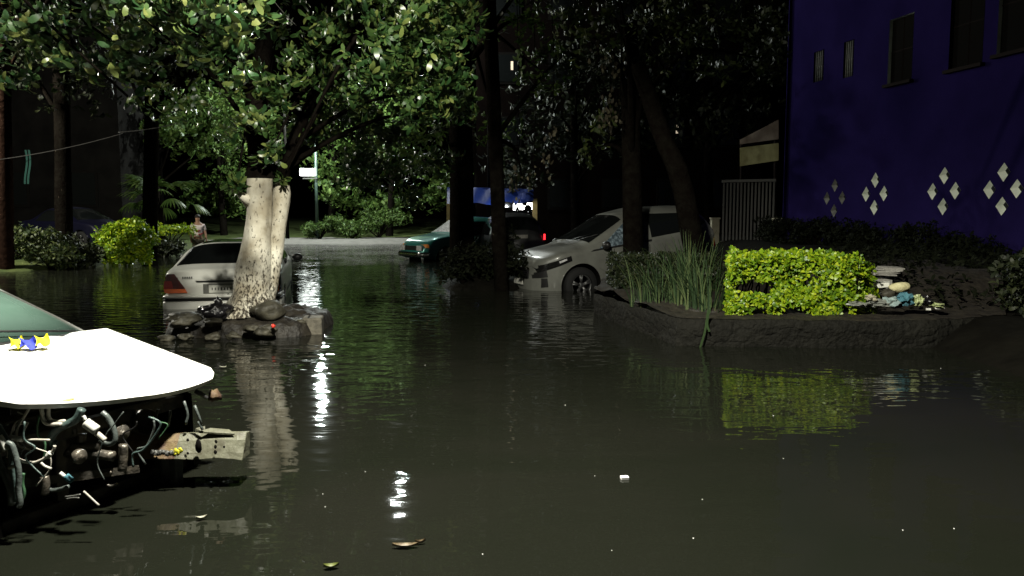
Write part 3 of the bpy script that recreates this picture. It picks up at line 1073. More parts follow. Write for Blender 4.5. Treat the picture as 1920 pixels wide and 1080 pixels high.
# ---- dark blue car behind the left shrubs
bc = Car(top=[(-2.0, .7), (-1.95, .92), (-1.5, .98), (-1.3, 1.02), (-.75, 1.36), (-.2, 1.40), (.25, 1.36), (.95, .96), (1.6, .88), (1.95, .76), (2.0, .5)], belt=[(-2.0, .66), (-1.8, .86), (0, .88), (1.0, .86), (1.7, .78), (2.0, .45)], sill=[(-2.0, .35), (-1.5, .22), (1.5, .22), (2.0, .32)],
         wid=[(-2.0, .7), (-1.8, .8), (0, .83), (1.5, .81), (1.9, .74), (2.0, .64)], arches=[(-1.25, .30, .35), (1.22, .30, .35)])
blc = thing('navy_car', 'dark navy car parked behind the golden round shrub', 'car')
bc.body(blc, MT['blue_paint'], nx=60)
for x in (-1.25, 1.22):
    for sg in (1, -1):
        wheel(blc, x, sg * .71, .30, .19)
bc.top_patch(blc, 'windscreen', [(.30, -.54), (.92, -.64), (.92, .64), (.30, .54)], MT['glass'])
for sg in (1, -1):
    bc.side_patch(blc, 'side_window', [(-.95, .93), (.75, .91), (.22, 1.27), (-.62, 1.29)], MT['glass'], sg)
q = U(160, 430, 27.0)
place(blc, (q.x - .4, 27.2, .22), R(-25))

# ---- wrecked white car in the foreground: front end torn off, bonnet left
wn = Vector((.906, -.423, 0))
wl = Vector((.423, .906, 0))
WY = math.atan2(wn.y, wn.x)
wreck = thing('wrecked_white_car', 'wrecked white car at the left edge with bumper, lamps and fenders torn off its front', 'car')
wc = Car(top=[(-2.1, .7), (-2.05, .95), (-1.5, 1.0), (-1.0, 1.30), (-.65, 1.34), (-.3, 1.345), (-.02, 1.32), (1.02, .985), (1.06, .965)],
         belt=[(-2.1, .65), (-1.9, .88), (0, .90), (1.06, .88)], sill=[(-2.1, .35), (-1.5, .2), (1.06, .2)],
         wid=[(-2.1, .72), (-1.8, .80), (0, .80), (.6, .74), (1.06, .63)], arches=[(-1.35, .30, .35)], tumble=.14)
wc.body(wreck, MT['white_paint'], nx=70)
wells(wreck, wc.arches, .79)
for sg in (1, -1):
    wheel(wreck, -1.35, sg * .71, .30, .19)
    wc.side_patch(wreck, 'side_window', [(-1.0, .95), (.62, .94), (.0, 1.23), (-.7, 1.22)], MT['glass'], sg)
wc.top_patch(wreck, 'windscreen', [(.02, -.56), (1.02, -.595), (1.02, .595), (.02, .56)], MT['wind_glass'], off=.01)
for sg in (1, -1):
    MB().tube([(xx, sg * yy_, wc.over(xx, yy_) + .008) for xx, yy_ in ((1.03, .60), (.7, .592), (.35, .58), (.02, .565))], .012, 8).build('pillar_trim', MT['gate_metal'], wreck, world=False)
MB().tube([(1.05, -.62, .985), (1.07, 0, .995), (1.05, .62, .985)], .014, 8).build('windscreen_seal', MT['trim'], wreck, world=False)
mb = MB()
mb.tube([(1.06, .45, 1.01), (.96, .05, 1.055), (.93, -.1, 1.068)], .007, 6).tube([(1.06, -.1, 1.015), (.95, -.5, 1.06)], .007, 6)
mb.build('wiper', MT['trim'], wreck, world=False)

HW = .65


def hood_pt(u, v):
    """u 0 cowl .. 1 front lip, v -1 (near side) .. 1 (far side)"""
    e = 1 - abs(v) ** 2.6
    xf = 2.0 + .10 * (1 - v * v) - .02 * (1 - abs(v)) + (.0)
    x = 1.06 + (xf - 1.06) * u
    half = HW * (1 - .02 * u) * (1 - .035 * sstep(.86, 1, u) * abs(v))
    if u > .9 and abs(v) > .85:          # rounded front corners
        k = (u - .9) / .1 * (abs(v) - .85) / .15
        x -= .035 * k
        half -= .02 * k
    z = 1.0 - .20 * (x - 1.06) + (.018 + .02 * u) * e - .05 * sstep(.84, 1, u) * e
    z -= .012 * math.exp(-((abs(v) - .55) / .06) ** 2) * (1 - u)
    z += .035 * (1 - v) * u * (1 if v < 0 else 1 - v) + .03 * max(0, -v) * u - .02 * (1 - u) * (1 - v)
    return Vector((x, v * half, z))


nu, nv = 30, 40
mb = MB()
P = [[hood_pt(i / nu, -1 + 2 * j / nv) for j in range(nv + 1)] for i in range(nu + 1)]
mb.grid(P)
Q = [[p - Vector((.012 if i == nu else 0, 0, .022)) for p in r] for i, r in enumerate(P)]
mb.grid(Q)
for ring in ([(i, 0) for i in range(nu + 1)], [(i, nv) for i in range(nu + 1)], [(0, j) for j in range(nv + 1)], [(nu, j) for j in range(nv + 1)]):
    mb.grid([[P[i][j] for i, j in ring], [Q[i][j] for i, j in ring]])
mb.build('bonnet', MT['white_paint'], wreck, world=False)
hp = hood_pt(.965, -.5)
MB().blob((hp.x, hp.y, hp.z + .002), (.012, .034, .006), 3, .05, 2).build('bonnet_emblem', MT['emblem'], wreck, world=False)

# the gutted engine bay: support frame, inner wings, block, radiator bits
mb = MB()
mb.box((1.78, 0, .66), (.06, 1.16, .07)).box((1.78, 0, .30), (.07, 1.16, .08))
for y in (-.56, -.2, .2, .56):
    mb.box((1.78, y, .48), (.05, .06, .34))
mb.build('radiator_support', MT['steel'], wreck, smooth=False, world=False, bevel=.008)
for sg in (1, -1):
    MB().slab([(1.06, sg * .55, .2), (1.85, sg * .52, .2), (1.85, sg * .52, .70), (1.06, sg * .58, .86)], (0, sg * .02, 0)).build('inner_wing', MT['black'], wreck, smooth=False, world=False)
mb = MB()
mb.box((1.42, -.05, .52), (.46, .62, .42)).box((1.40, -.05, .76), (.34, .46, .08)).box((1.60, .30, .60), (.20, .18, .26))
for k in range(5):
    mb.lathe([(.03, 0), (.03, .12)], 10, axis='X', c=(1.62, -.28 + .11 * k, .64))
mb.build('engine_block', MT['steel'], wreck, smooth=False, world=False, bevel=.015)
MB().slab([(1.10, -.7, .1), (1.10, .7, .1), (1.08, .7, .95), (1.08, -.7, .95)], (-.02, 0, 0)).build('firewall', MT['black'], wreck, smooth=False, world=False)
place(wreck, Vector((-1.575, 4.35, 0)) - wn * 2.0 - wl * .65 + Vector((0, 0, -.285)), WY)
WR = Matrix.Translation(wreck.location) @ Matrix.Rotation(WY, 4, 'Z')
WRI = WR.inverted()


def wloc(pts):
    return [WRI @ Vector(p) for p in pts]


def wtube(name, px, Y, rad, m, sides=8, n=5, mbo=None):
    """a cable laid through picture points at roughly constant depth"""
    pts = [U(p[0], p[1], Y if len(p) < 3 else p[2]) for p in px]
    mb = mbo or MB()
    mb.tube(wloc(smooth_pts(pts, n)), rad, sides)
    if mbo is None:
        return mb.build(name, MT[m], wreck, world=False)


def zz(pts, k=4.5, ox=0, oy=740):
    return [(p[0] / k + ox, p[1] / k + oy) + tuple(p[2:]) for p in pts]


# bent bumper beam sticking out to the right
def beam_sec(p, h, d):
    return [p + Vector((0, .055, h / 2)), p + Vector((.004, .022, h * .24)), p + Vector((0, .006, 0)), p + Vector((.004, -.012, -h * .24)), p + Vector((0, -.03, -h / 2)), p + Vector((0, d + .04, -h / 2)), p + Vector((0, d + .06, h / 2 - .01))]


bpts = [(190, 838, 3.86), (240, 838, 3.90), (290, 838, 3.95), (330, 838, 3.98), (370, 838, 4.0), (410, 836, 4.0), (440, 837, 4.0), (457, 838, 4.02)]
mb = MB()
secs = [[tuple(WRI @ q) for q in beam_sec(U(*b), (.105, .105, .106, .11, .118, .112, .118, .128)[i], .05)] for i, b in enumerate(bpts)]
vs = [q for s_ in secs for q in s_]
for i in range(len(secs) - 1):
    for k in range(7):
        k2 = (k + 1) % 7
        mb.f.append((i * 7 + k, i * 7 + k2, (i + 1) * 7 + k2, (i + 1) * 7 + k))
        mb.m.append(1 if i < 3 else 0)
mb.f += [tuple(range(7)), tuple(range(len(vs) - 7, len(vs)))]
mb.m += [1, 0]
mb.v = vs
beam = mb.build('bumper_beam', [MT['primer'], MT['rust']], wreck, smooth=False, world=False, bevel=.004)
mb = MB()
for (px, py, r) in ((372, 836, .02), (405, 828, .009), (404, 838, .009), (404, 848, .010), (352, 825, .008), (352, 850, .007), (420, 838, .006)):
    p = WRI @ U(px, py, 3.955)
    MB().blob(p, (r, r * .6, r * (1.9 if r > .015 else 1.1)), px, .2, 2).build('bolt_hole', MT['black'], beam, world=False)
mb = MB()
mb.slab(wloc([U(372, 812, 4.02), (U(395, 805, 4.05)), U(430, 808, 4.06), U(440, 816, 4.03)]), (0, .0, .008))
mb.slab(wloc([U(367, 803, 4.05), U(376, 800, 4.06), U(377, 808, 4.05), U(366, 808, 4.05)]), (.01, .02, .0))
mb.build('beam_bracket', MT['primer'], beam, smooth=False, world=False)
mb = MB()
for k in range(5):
    p = WRI @ U(322 + k * 4, 848 + (k % 2) * 4 - k, 3.925)
    mb.blob(p, (.014, .006, .014), k, .3, 2)
mb.build('paint_smear', MT['yellow_smear'], beam, world=False)
mb = MB()
for k in range(6):
    p = WRI @ U(286 + k * 7, 848 + (k * 5 % 3), 3.915)
    mb.blob(p, (.012, .012, .014), k + 20, .4, 2)
mb.build('crumpled_foil', MT['gate_metal'], beam, world=False)
mb = MB()
mb.box(WRI @ U(330, 872, 4.05), (.05, .05, .22)).box(WRI @ U(305, 868, 4.1), (.06, .06, .2))
mb.build('beam_stay', MT['hose_grey'], wreck, smooth=False, world=False, bevel=.006)
# broken lamp bracket under the far corner of the bonnet
mb = MB()
mb.tube(wloc([U(366, 733, 4.2), U(378, 739, 4.2), U(389, 747, 4.2)]), [.012, .012, .009], 6)
mb.build('bonnet_catch', MT['alloy'], wreck, world=False)
mb = MB()
mb.blob(WRI @ U(401, 742, 4.3), (.03, .03, .035), 8, .4, 2)
mb.build('lamp_remnant', MT['rust'], wreck, world=False)
mb = MB()
for pts in ([(246, 775), (250, 800)], [(262, 778), (265, 802)], [(280, 772), (284, 790)], [(320, 770), (315, 800)], [(296, 768), (292, 785)], [(365, 760), (378, 795)], [(345, 752), (352, 778), (348, 796)], [(245, 774), (284, 771)], [(372, 790), (380, 806)]):
    wtube('', pts, 4.02, .007, '', 6, 3, mb)
mb.build('lamp_bracket', MT['hose_grey'], wreck, world=False)

# hoses, pipes and cables hanging out of the front
wtube('radiator_hose', zz([(690, 120), (650, 200), (590, 240), (500, 280), (440, 345), (440, 400), (468, 420)]), 3.42, .018, 'hose_teal', 10)
wtube('radiator_hose', zz([(860, 150), (905, 190), (945, 260), (968, 330), (965, 390), (920, 412), (868, 395), (850, 375)]), 3.50, .013, 'hose_grey', 10)
wtube('fuel_pipe', zz([(352, 110), (357, 190), (385, 238), (440, 250), (520, 250)]), 3.40, .009, 'pale_cable')
wtube('fuel_pipe', zz([(408, 110), (410, 180), (430, 215), (480, 228), (550, 225)]), 3.42, .009, 'pale_cable')
wtube('cable', zz([(245, 120), (200, 190), (150, 270), (135, 360)]), 3.36, .006, 'pale_cable')
wtube('cable', zz([(180, 375), (240, 382), (300, 380), (420, 383)]), 3.34, .0055, 'pale_cable')
wtube('cable', zz([(462, 430), (450, 470), (410, 510), (360, 545), (290, 572), (220, 568), (150, 540), (110, 500)]), 3.30, .0065, 'pale_cable')
wtube('cable', zz([(345, 575), (380, 605), (432, 625)]), 3.32, .006, 'pale_cable')
wtube('connector', zz([(398, 525), (430, 490)]), 3.30, .012, 'connector')
wtube('connector', zz([(80, 360), (120, 368), (190, 376)]), 3.34, .013, 'connector')
wtube('connector', zz([(704, 178), (718, 212)]), 3.38, .008, 'connector')
wtube('connector', zz([(722, 235), (770, 270), (815, 300)]), 3.38, .022, 'connector', 12)
wtube('connector', zz([(812, 325), (845, 350), (885, 385)]), 3.39, .013, 'pale_cable')
wtube('connector', zz([(-10, 350), (20, 395), (55, 470)]), 3.28, .014, 'connector')
wtube('wiring_loom', zz([(60, 400), (100, 430), (125, 500), (150, 600), (160, 700), (155, 800), (170, 900), (160, 950)]), 3.28, .013, 'hose_grey')
wtube('wiring_loom', zz([(-20, 250), (30, 330), (85, 440), (100, 560), (115, 660), (130, 780), (140, 900)]), 3.32, .012, 'hose_teal')
wtube('wiring_loom', zz([(200, 660), (190, 740), (205, 820), (195, 880)]), 3.34, .007, 'green_wire')
wtube('wiring_loom', zz([(75, 615), (100, 610), (130, 600)]), 3.28, .008, 'pale_cable')
wtube('wiring_loom', zz([(-60, 420), (-10, 560), (40, 680), (90, 800), (100, 930)]), 3.36, .016, 'hose_grey')
wtube('drain_pipe', zz([(375, 690), (385, 750), (375, 840)]), 3.4, .018, 'steel')
wtube('drain_pipe', zz([(400, 790), (440, 805), (500, 800), (580, 775)]), 3.42, .010, 'hose_grey')
wtube('blue_connector', zz([(555, 685), (610, 730)]), 3.4, .014, 'cloth_teal', 10)
wtube('connector', zz([(508, 660), (545, 690)]), 3.4, .009, 'connector')
wtube('metal_rod', zz([(705, 815), (770, 875), (835, 935)]), 3.3, .0045, 'pale_cable', 6)
wtube('metal_rod', zz([(550, 862), (610, 855), (680, 842)]), 3.3, .004, 'gate_metal', 6)
wtube('metal_rod', zz([(560, 880), (620, 870), (670, 872)]), 3.32, .0035, 'gate_metal', 6)
mb = MB()
for pts, r in (([(620, 240), (630, 300), (640, 330)], .012), ([(690, 330), (690, 400)], .02), ([(600, 430), (700, 440), (840, 430)], .02), ([(560, 480), (640, 510), (780, 500), (960, 520)], .024), ([(840, 640), (880, 660), (940, 655)], .007), ([(900, 760), (940, 770), (990, 750)], .006), ([(1040, 420), (1040, 520), (1030, 640)], .02)):
    wtube('', zz(pts), 3.62, r, '', 8, 4, mb)
mb.build('engine_pipe', MT['steel'], wreck, world=False)

# tangle of thin torn wiring, horn discs and a lamp bucket in the opening
rq = random.Random(21)
for k in range(12):
    x0_, y0_ = rq.uniform(5, 300), rq.uniform(772, 800)
    pts = [(x0_, y0_)]
    for q in range(rq.randint(3, 5)):
        pts.append((pts[-1][0] + rq.uniform(-26, 26), pts[-1][1] + rq.uniform(6, 34)))
    wtube('cable', pts, rq.uniform(3.26, 3.5) + max(0, x0_ - 120) * .0016, rq.uniform(.0025, .0055), rq.choice(['hose_grey', 'hose_teal', 'trim', 'hose_grey', 'trim', 'green_wire', 'pale_cable']), 6, 5)
for (px, py, Y, r) in ((150, 856, 3.5, .035), (228, 812, 3.7, .045)):
    p_ = WRI @ U(px, py, Y)
    MB().lathe([(.0, .016), (r * .3, .018), (r * .35, .008), (r * .8, .012), (r, 0), (r * .9, -.02), (0, -.03)], 18, axis='X', c=p_).build('horn', MT['steel'], wreck, world=False)
p_ = WRI @ U(268, 790, 3.95)
MB().lathe([(.062, .03), (.066, .02), (.055, -.03), (.02, -.06)], 20, axis='X', c=p_).build('lamp_bucket', MT['steel'], wreck, world=False)
MB().slab(wloc([U(20, 900, 3.45), U(260, 872, 3.7), U(262, 880, 3.7), U(20, 912, 3.45)]), (0, .0, -.015)).build('lower_crossmember', MT['steel'], wreck, smooth=False, world=False)

# folded yellow and blue cloth lying at the foot of the windscreen
mb = MB()
pc = lambda x, y, dz=0: WR @ Vector((x, y, wc.over(min(x, 1.05), y) + .012 + dz if x < 1.05 else 1.012 + dz))


def strip(p0, p1, w, mi, lift):
    a, b = Vector(p0), Vector(p1)
    P = []
    for i in range(7):
        t = i / 6
        row = []
        for j in range(5):
            s_ = j / 4
            p = a.lerp(b, t) + Vector((0, .012 * math.sin(t * 7 + j), lift - .022 + .012 * math.sin(t * 6 + s_ * 2) + w * s_ * .8)) + Vector((-.3 * w * s_, .5 * w * s_, 0))
            row.append(p)
        P.append(row)
    mb.grid(P, mi)


cw = lambda px, py, Y: U(px, py, Y)
strip(cw(18, 644, 4.05), cw(44, 641, 4.1), .055, 0, 0)
strip(cw(36, 644, 4.07), cw(68, 643, 4.11), .055, 1, 0)
strip(cw(66, 641, 4.10), cw(92, 637, 4.16), .055, 0, 0)
mesh_thing('folded_cloth', mb, [MT['yellow'], MT['blue']], 'folded yellow and blue cloth at the foot of the pale teal windscreen', 'cloth')


# ------------------------------------------------------------------ blue building on the right
def wy(px):
    return 12.98 / ((px - 960) / 1500 + .214)


def wpt(Y, z, d=0):
    """point on the wall plane at depth Y, pushed d into the building"""
    n = Vector((.978, .209, 0))
    return Vector((12.98 - .214 * Y, Y, z)) + n * d


Y0, Y1, ZT = 8.0, 23.57, 9.5
bld = thing('blue_building', 'deep blue painted building with pale diamond niches in its wall', 'building', wpt(16, .4))
holes = []
for px, cz, sc_ in ((1561, 1.80, .94), (1636, 1.87, 1.0), (1764, 1.875, 1.0), (1874, 1.87, 1.0)):
    yc = wy(px)
    for dy, dz in ((0, .33), (.325, 0), (-.325, 0), (0, -.33)):
        a, b = .155 * sc_, .185 * sc_
        holes.append(('diamond_niche', [(yc + dy - a, cz + dz), (yc + dy, cz + dz + b), (yc + dy + a, cz + dz), (yc + dy, cz + dz - b)], .075))
for y0, y1, z0, z1, kd in ((14.4, 16.1, 4.5, 6.4, 'window'), (16.45, 17.35, 4.42, 6.2, 'window'), (18.45, 19.25, 4.42, 5.9, 'window'),
                           (20.55, 20.95, 4.85, 5.75, 'lattice'), (21.8, 22.25, 4.95, 5.75, 'lattice')):
    holes.append((kd, [(y0, z0), (y1, z0), (y1, z1), (y0, z1)], .10 if kd == 'window' else .2))
bm = bmesh.new()
edges = []


def loop(pts):
    vs = [bm.verts.new((y, z, 0)) for y, z in pts]
    for i in range(len(vs)):
        edges.append(bm.edges.new((vs[i], vs[(i + 1) % len(vs)])))


def dense(pts, st=1.0):
    out = []
    for i, p in enumerate(pts):
        q = pts[(i + 1) % len(pts)]
        n = max(1, int(math.hypot(q[0] - p[0], q[1] - p[1]) / st))
        out += [(p[0] + (q[0] - p[0]) * k / n, p[1] + (q[1] - p[1]) * k / n) for k in range(n)]
    return out


loop(dense([(Y0, -.5), (Y1, -.5), (Y1, ZT), (Y0, ZT)]))
for _, h, _d in holes:
    loop(h)
bmesh.ops.triangle_fill(bm, use_beauty=True, edges=edges)


def inside(p, poly):
    c = False
    for i in range(len(poly)):
        a, b = poly[i], poly[i - 1]
        if (a[1] > p[1]) != (b[1] > p[1]) and p[0] < (b[0] - a[0]) * (p[1] - a[1]) / (b[1] - a[1]) + a[0]:
            c = not c
    return c


kill = [f for f in bm.faces if any(inside(f.calc_center_median()[:2], h) for _, h, _d in holes)]
bmesh.ops.delete(bm, geom=kill, context='FACES_ONLY')
mb = MB()
bm.verts.index_update()
mb.add([wpt(v.co.x, v.co.y) for v in bm.verts], [tuple(v.index for v in f.verts) for f in bm.faces])
bm.free()
e0, e1 = wpt(Y1, -.5), wpt(Y1, ZT)
mb.slab([wpt(Y1, -.5), wpt(Y1, -.5, 7), wpt(Y1, ZT, 7), wpt(Y1, ZT)], (-.05, -.2, 0))
mb.build('wall', MT['blue_wall'], bld, smooth=False)
MB().slab([wpt(Y0, ZT + .02, -.5), wpt(Y1 + .4, ZT + .02, -.5), wpt(Y1 + .4, ZT + .02, 7), wpt(Y0, ZT + .02, 7)], (0, 0, .25)).build('roof', MT['roof'], bld, smooth=False)
for i, (kd, h, d) in enumerate(holes):
    mb = MB()
    fr = [wpt(y, z, -.004) for y, z in h]
    bk = [wpt(y, z, d) for y, z in h]
    k = len(h)
    if kd == 'diamond_niche':
        dim = i < 4
        # a pale pyramid recess: bright lining, a small dark opening at its heart
        cy = sum(p[0] for p in h) / 4
        czz = sum(p[1] for p in h) / 4
        inn = [wpt(cy - .03 + (y - cy) * .5, czz + .03 + (z - czz) * .5, d) for y, z in h]
        mb.add(fr + inn, [(a, (a + 1) % 4, 4 + (a + 1) % 4, 4 + a) for a in range(4)])
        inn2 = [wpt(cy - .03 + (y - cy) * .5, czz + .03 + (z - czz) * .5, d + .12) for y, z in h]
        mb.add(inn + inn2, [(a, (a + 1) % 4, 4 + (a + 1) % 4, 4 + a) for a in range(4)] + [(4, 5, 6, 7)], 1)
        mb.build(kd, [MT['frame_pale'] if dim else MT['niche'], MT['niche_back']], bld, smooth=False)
        continue
    mb.add(fr + bk, [(a, (a + 1) % k, k + (a + 1) % k, k + a) for a in range(k)])
    w = mb.build('window', MT['niche'] if i in (16, 18) else MT['frame_dark'], bld, smooth=False)  # two reveals painted pale, standing for jambs that catch the lamp light
    MB().add([p + Vector((-.02, 0, 0)) for p in bk], [(0, 1, 2, 3)]).build('pane', MT['black'], w, smooth=False)
    (ya, za), (yb, zb) = h[0], h[2]
    if kd == 'lattice':
        mb = MB()
        for q in range(5):
            y = ya + (yb - ya) * (q + .5) / 5
            mb.tube([wpt(y, za, .05), wpt(y, zb, .05)], .02, 6)
        for q in range(3):
            z = za + (zb - za) * (q + .5) / 3
            mb.tube([wpt(ya, z, .09), wpt(yb, z, .09)], .014, 6)
        mb.build('lattice_bars', MT['frame_pale'], w)
    else:
        mb = MB()
        mb.slab([wpt(ya - .06, za - .002, -.1), wpt(yb + .06, za - .002, -.1), wpt(yb + .06, za - .002, .02), wpt(ya - .06, za - .002, .02)], (0, 0, -.07))
        mb.build('sill', MT['frame_dark'], w, smooth=False)
        mb = MB()
        ym = (ya + yb) / 2
        mb.tube([wpt(ym, za, .085), wpt(ym, zb, .085)], .02, 4).tube([wpt(ya, (za + zb) / 2, .085), wpt(yb, (za + zb) / 2, .085)], .02, 4)
        mb.build('glazing_bar', MT['frame_dark'], w, smooth=False)

# ---- gate, pillars, sign boards left of the building
g0, g1 = U(1352, 440, 25.2), U(1452, 440, 24.4)
zb, ztp = .45, 2.40
gate = thing('slatted_gate', 'grey metal gate of upright slats beside the blue building', 'gate', ((g0.x + g1.x) / 2, (g0.y + g1.y) / 2, zb))
mb = MB()
n = 15
for k in range(n):
    t = (k + .5) / n
    p = Vector((g0.x, g0.y, 0)).lerp(Vector((g1.x, g1.y, 0)), t)
    mb.box((p.x, p.y, (zb + ztp) / 2 + .02), (.055, .025, ztp - zb - .16), rz=-.4)
mb.build('slats', MT['gate_metal'], gate, smooth=False)
mb = MB()
for z in (zb + .05, ztp):
    mb.slab([Vector((g0.x, g0.y, z - .04)), Vector((g1.x, g1.y, z - .04)), Vector((g1.x, g1.y, z + .04)), Vector((g0.x, g0.y, z + .04))], (0, .05, 0))
mb.build('gate_frame', MT['gate_metal'], gate, smooth=False)
for (px, Y, z0, z1, w, lab) in ((1340, 25.4, .2, 1.22, .24, 'short cream pillar at the far end of the slatted gate'), (1456, 23.9, .2, 1.22, .22, 'short cream pillar between the slatted gate and the blue wall')):
    p = U(px, 430, Y)
    mb = MB().box((p.x, Y, (z0 + z1) / 2), (w, w, z1 - z0)).box((p.x, Y, z1 + .02), (w + .05, w + .05, .05))
    mesh_thing('gate_pillar', mb, MT['pillar'], lab, 'pillar', 'cream gate pillars', smooth=False, bevel=.012)
sgn = thing('sign_board', 'faded two-panel board, brown above olive, over the slatted gate', 'sign', U(1425, 330, 25))
YA, YB = 26.0, 24.2
mb = MB().slab([U(1387, 271, YA), U(1460, 261, YB), U(1460, 224, YB), U(1387, 262, YA)], (.03, .08, 0))
mb.build('upper_panel', MT['sign_brown'], sgn, smooth=False, bevel=.01)
mb = MB().slab([U(1387, 312, YA), U(1460, 301, YB), U(1460, 268, YB), U(1387, 277, YA)], (.03, .08, 0))
mb.build('lower_panel', MT['sign_olive'], sgn, smooth=False, bevel=.01)
mb = MB()
for px, Y in ((1392, 26.1), (1456, 24.45)):
    a, b = U(px, 226 if px > 1400 else 260, Y), U(px, 440, Y)
    mb.tube([(a.x, a.y + .1, a.z), (b.x, b.y + .1, .3)], .05, 8)
mb.build('posts', MT['frame_dark'], sgn)

# ------------------------------------------------------------------ raised planter on the right
pl_poly = [(1.74, 8.40), (2.6, 8.32), (3.5, 8.26), (4.4, 8.25), (5.4, 8.6), (6.2, 10), (6.2, 13), (3.8, 13.6), (1.5, 13.2), (1.15, 11.2), (1.38, 10.0)]
planter = thing('raised_planter', 'raised stone-walled planting bed right of the flooded street', 'planter', (3.4, 10.5, -.5))
from mathutils import noise as mnoise
dp = dense(pl_poly, .16)
mb = MB()
rows = []
for zi, z in enumerate((-.55, -.2, 0.0, .08, .16, .235, .285)):
    row = []
    for (x, y) in dp + dp[:1]:
        q = Vector((x * 2.3, y * 2.3, z * 3))
        k = .045 * mnoise.noise(q) + .03 * mnoise.noise(q * 2.6) - (.02 if zi == 6 else 0)
        row.append((x + k * (-1 if x < 3 else 1) * .5, y - k + (.03 if zi == 6 else 0), z + (.02 * mnoise.noise(q * 2)) * (zi > 1)))
    rows.append(row)
mb.grid(rows)
mb.build('wall', MT['stonewall'], planter)
ins = []
bm = bmesh.new()
vs = [bm.verts.new(p) for p in rows[-1][:-1]]
es = [bm.edges.new((vs[i], vs[(i + 1) % len(vs)])) for i in range(len(vs))]
bmesh.ops.triangle_fill(bm, use_beauty=True, edges=es)
for _ in range(2):
    bmesh.ops.subdivide_edges(bm, edges=[e for e in bm.edges if e.calc_length() > .25], cuts=1, use_grid_fill=True)
bmesh.ops.triangulate(bm, faces=bm.faces)
for v in bm.verts:
    inn = min(1, min(abs(v.co.y - 8.3), 1))
    v.co.z += inn * (.05 + .07 * mnoise.noise(v.co * 1.7)) + (.35 * sstep(3.6, 5.0, v.co.x) * sstep(8.8, 10.5, v.co.y))
bm.verts.index_update()
mb = MB().add([v.co for v in bm.verts], [tuple(v.index for v in f.verts) for f in bm.faces])
bm.free()
mb.build('soil', MT['soil'], planter)

# clipped golden hedge: leaves over a box with hollows
hx0, hx1, hy0, hy1, hz0, hz1 = 2.33, 4.0, 8.62, 9.75, .30, .965
hedge = thing('golden_hedge', 'bright yellow-green clipped hedge on the raised planter', 'hedge', ((hx0 + hx1) / 2, (hy0 + hy1) / 2, hz0))
T, A = [], []
n = 5200
for k in range(n):
    s_ = random.random()
    if s_ < .46:                        # front face
        x, z = random.uniform(hx0, hx1), random.uniform(hz0 - .02, hz1)
        yb_ = hy0 + .10 * mnoise.noise(Vector((x * 2.2, z * 3, 1))) + .16 * (z - hz0) ** 2
        edge = max(0, x - (hx1 - .35)) / .35
        p = (x, yb_ + edge ** 2 * .3 + random.uniform(0, .10), z - edge ** 2 * .20 * max(0, (z - .5) / .46))
        a = (random.gauss(0, .4), -1, random.gauss(.35, .4))
        # hollows where the clippers cut too deep
        if ((x - 2.62) / .27) ** 2 + ((z - .60) / .085) ** 2 < 1 or ((x - 3.22) / .17) ** 2 + ((z - .66) / .07) ** 2 < 1 and random.random() < .8:
            continue
        if z < hz0 + .10 and mnoise.noise(Vector((x * 3.1, 0, 4))) > .0:
            continue
    elif s_ < .80:                      # top
        x, y = random.uniform(hx0 - .02, hx1 - .05), random.uniform(hy0 + .02, hy1)
        edge = max(0, x - (hx1 - .7)) / .7
        p = (x, y, hz1 - .05 + .05 * mnoise.noise(Vector((x * 2.5, y * 2.5, 8))) + random.uniform(-.05, .03) - .22 * edge ** 2 - .06 * max(0, 1 - (x - hx0) / .3) ** 2 - .05 * max(0, 1 - (y - hy0) / .15))
        a = (random.gauss(0, .45), random.gauss(-.35, .45), 1)
    elif s_ < .9:                       # right end
        y, z = random.uniform(hy0 + .1, hy1), random.uniform(hz0, hz1 - .12)
        p = (hx1 - .02 + .06 * mnoise.noise(Vector((y * 3, z * 3, 2))), y, z)
        a = (1, random.gauss(-.5, .4), random.gauss(.3, .4))
    else:                               # left end
        y, z = random.uniform(hy0 + .05, hy1), random.uniform(hz0, hz1)
        p = (hx0 + .03 + .06 * mnoise.noise(Vector((y * 3, z * 3, 5))), y, z)
        a = (-1, random.gauss(-.5, .4), random.gauss(.3, .4))
    T.append(p)
    A.append(a)
T, A = np.array(T), norm(np.array(A))
T[:, 0] += np.clip((T[:, 1] - hy0), 0, 2) * .26 * np.clip((hx1 - T[:, 0]) / (hx1 - hx0), 0, 1) + .02 * np.clip((hx1 - T[:, 0]) / (hx1 - hx0), 0, 1)
wv_ = np.array([mnoise.noise(Vector((1.5, t[1] * 3.5, t[2] * 4.5))) for t in T])
T[:, 0] += wv_ * .13 * np.clip(1 - (T[:, 0] - hx0) / .5, 0, 1)
lump = np.array([mnoise.noise(Vector((t[0] * 3.2, 7.0, t[2] * 3.5))) for t in T])
T[:, 1] += lump * .09 * (T[:, 1] < hy0 + .35)
T[:, 2] += np.array([mnoise.noise(Vector((t[0] * 4.0, t[1] * 4.0, 2.0))) for t in T]) * .05 * (T[:, 2] > .8)
P, D, N, Ls, Ws = whorls(T, A, 5, .049, spread=(40, 95), wr=.5)
leaf_mesh('foliage', P, D, N, Ls, Ws, MT['lf_yellow'], hedge, wide=.5, bend=.15)
mb = MB()
for k in range(60):
    x, y = random.uniform(hx0 + .1, hx1 - .1), random.uniform(hy0 + .2, hy1 - .1)
    mb.tube([(x, y, .25), (x + random.uniform(-.1, .1), y + random.uniform(-.2, .05), .55), (x + random.uniform(-.2, .2), y + random.uniform(-.3, .1), .88)], [.012, .009, .004], 5)
mb.build('stems', MT['bark'], hedge)

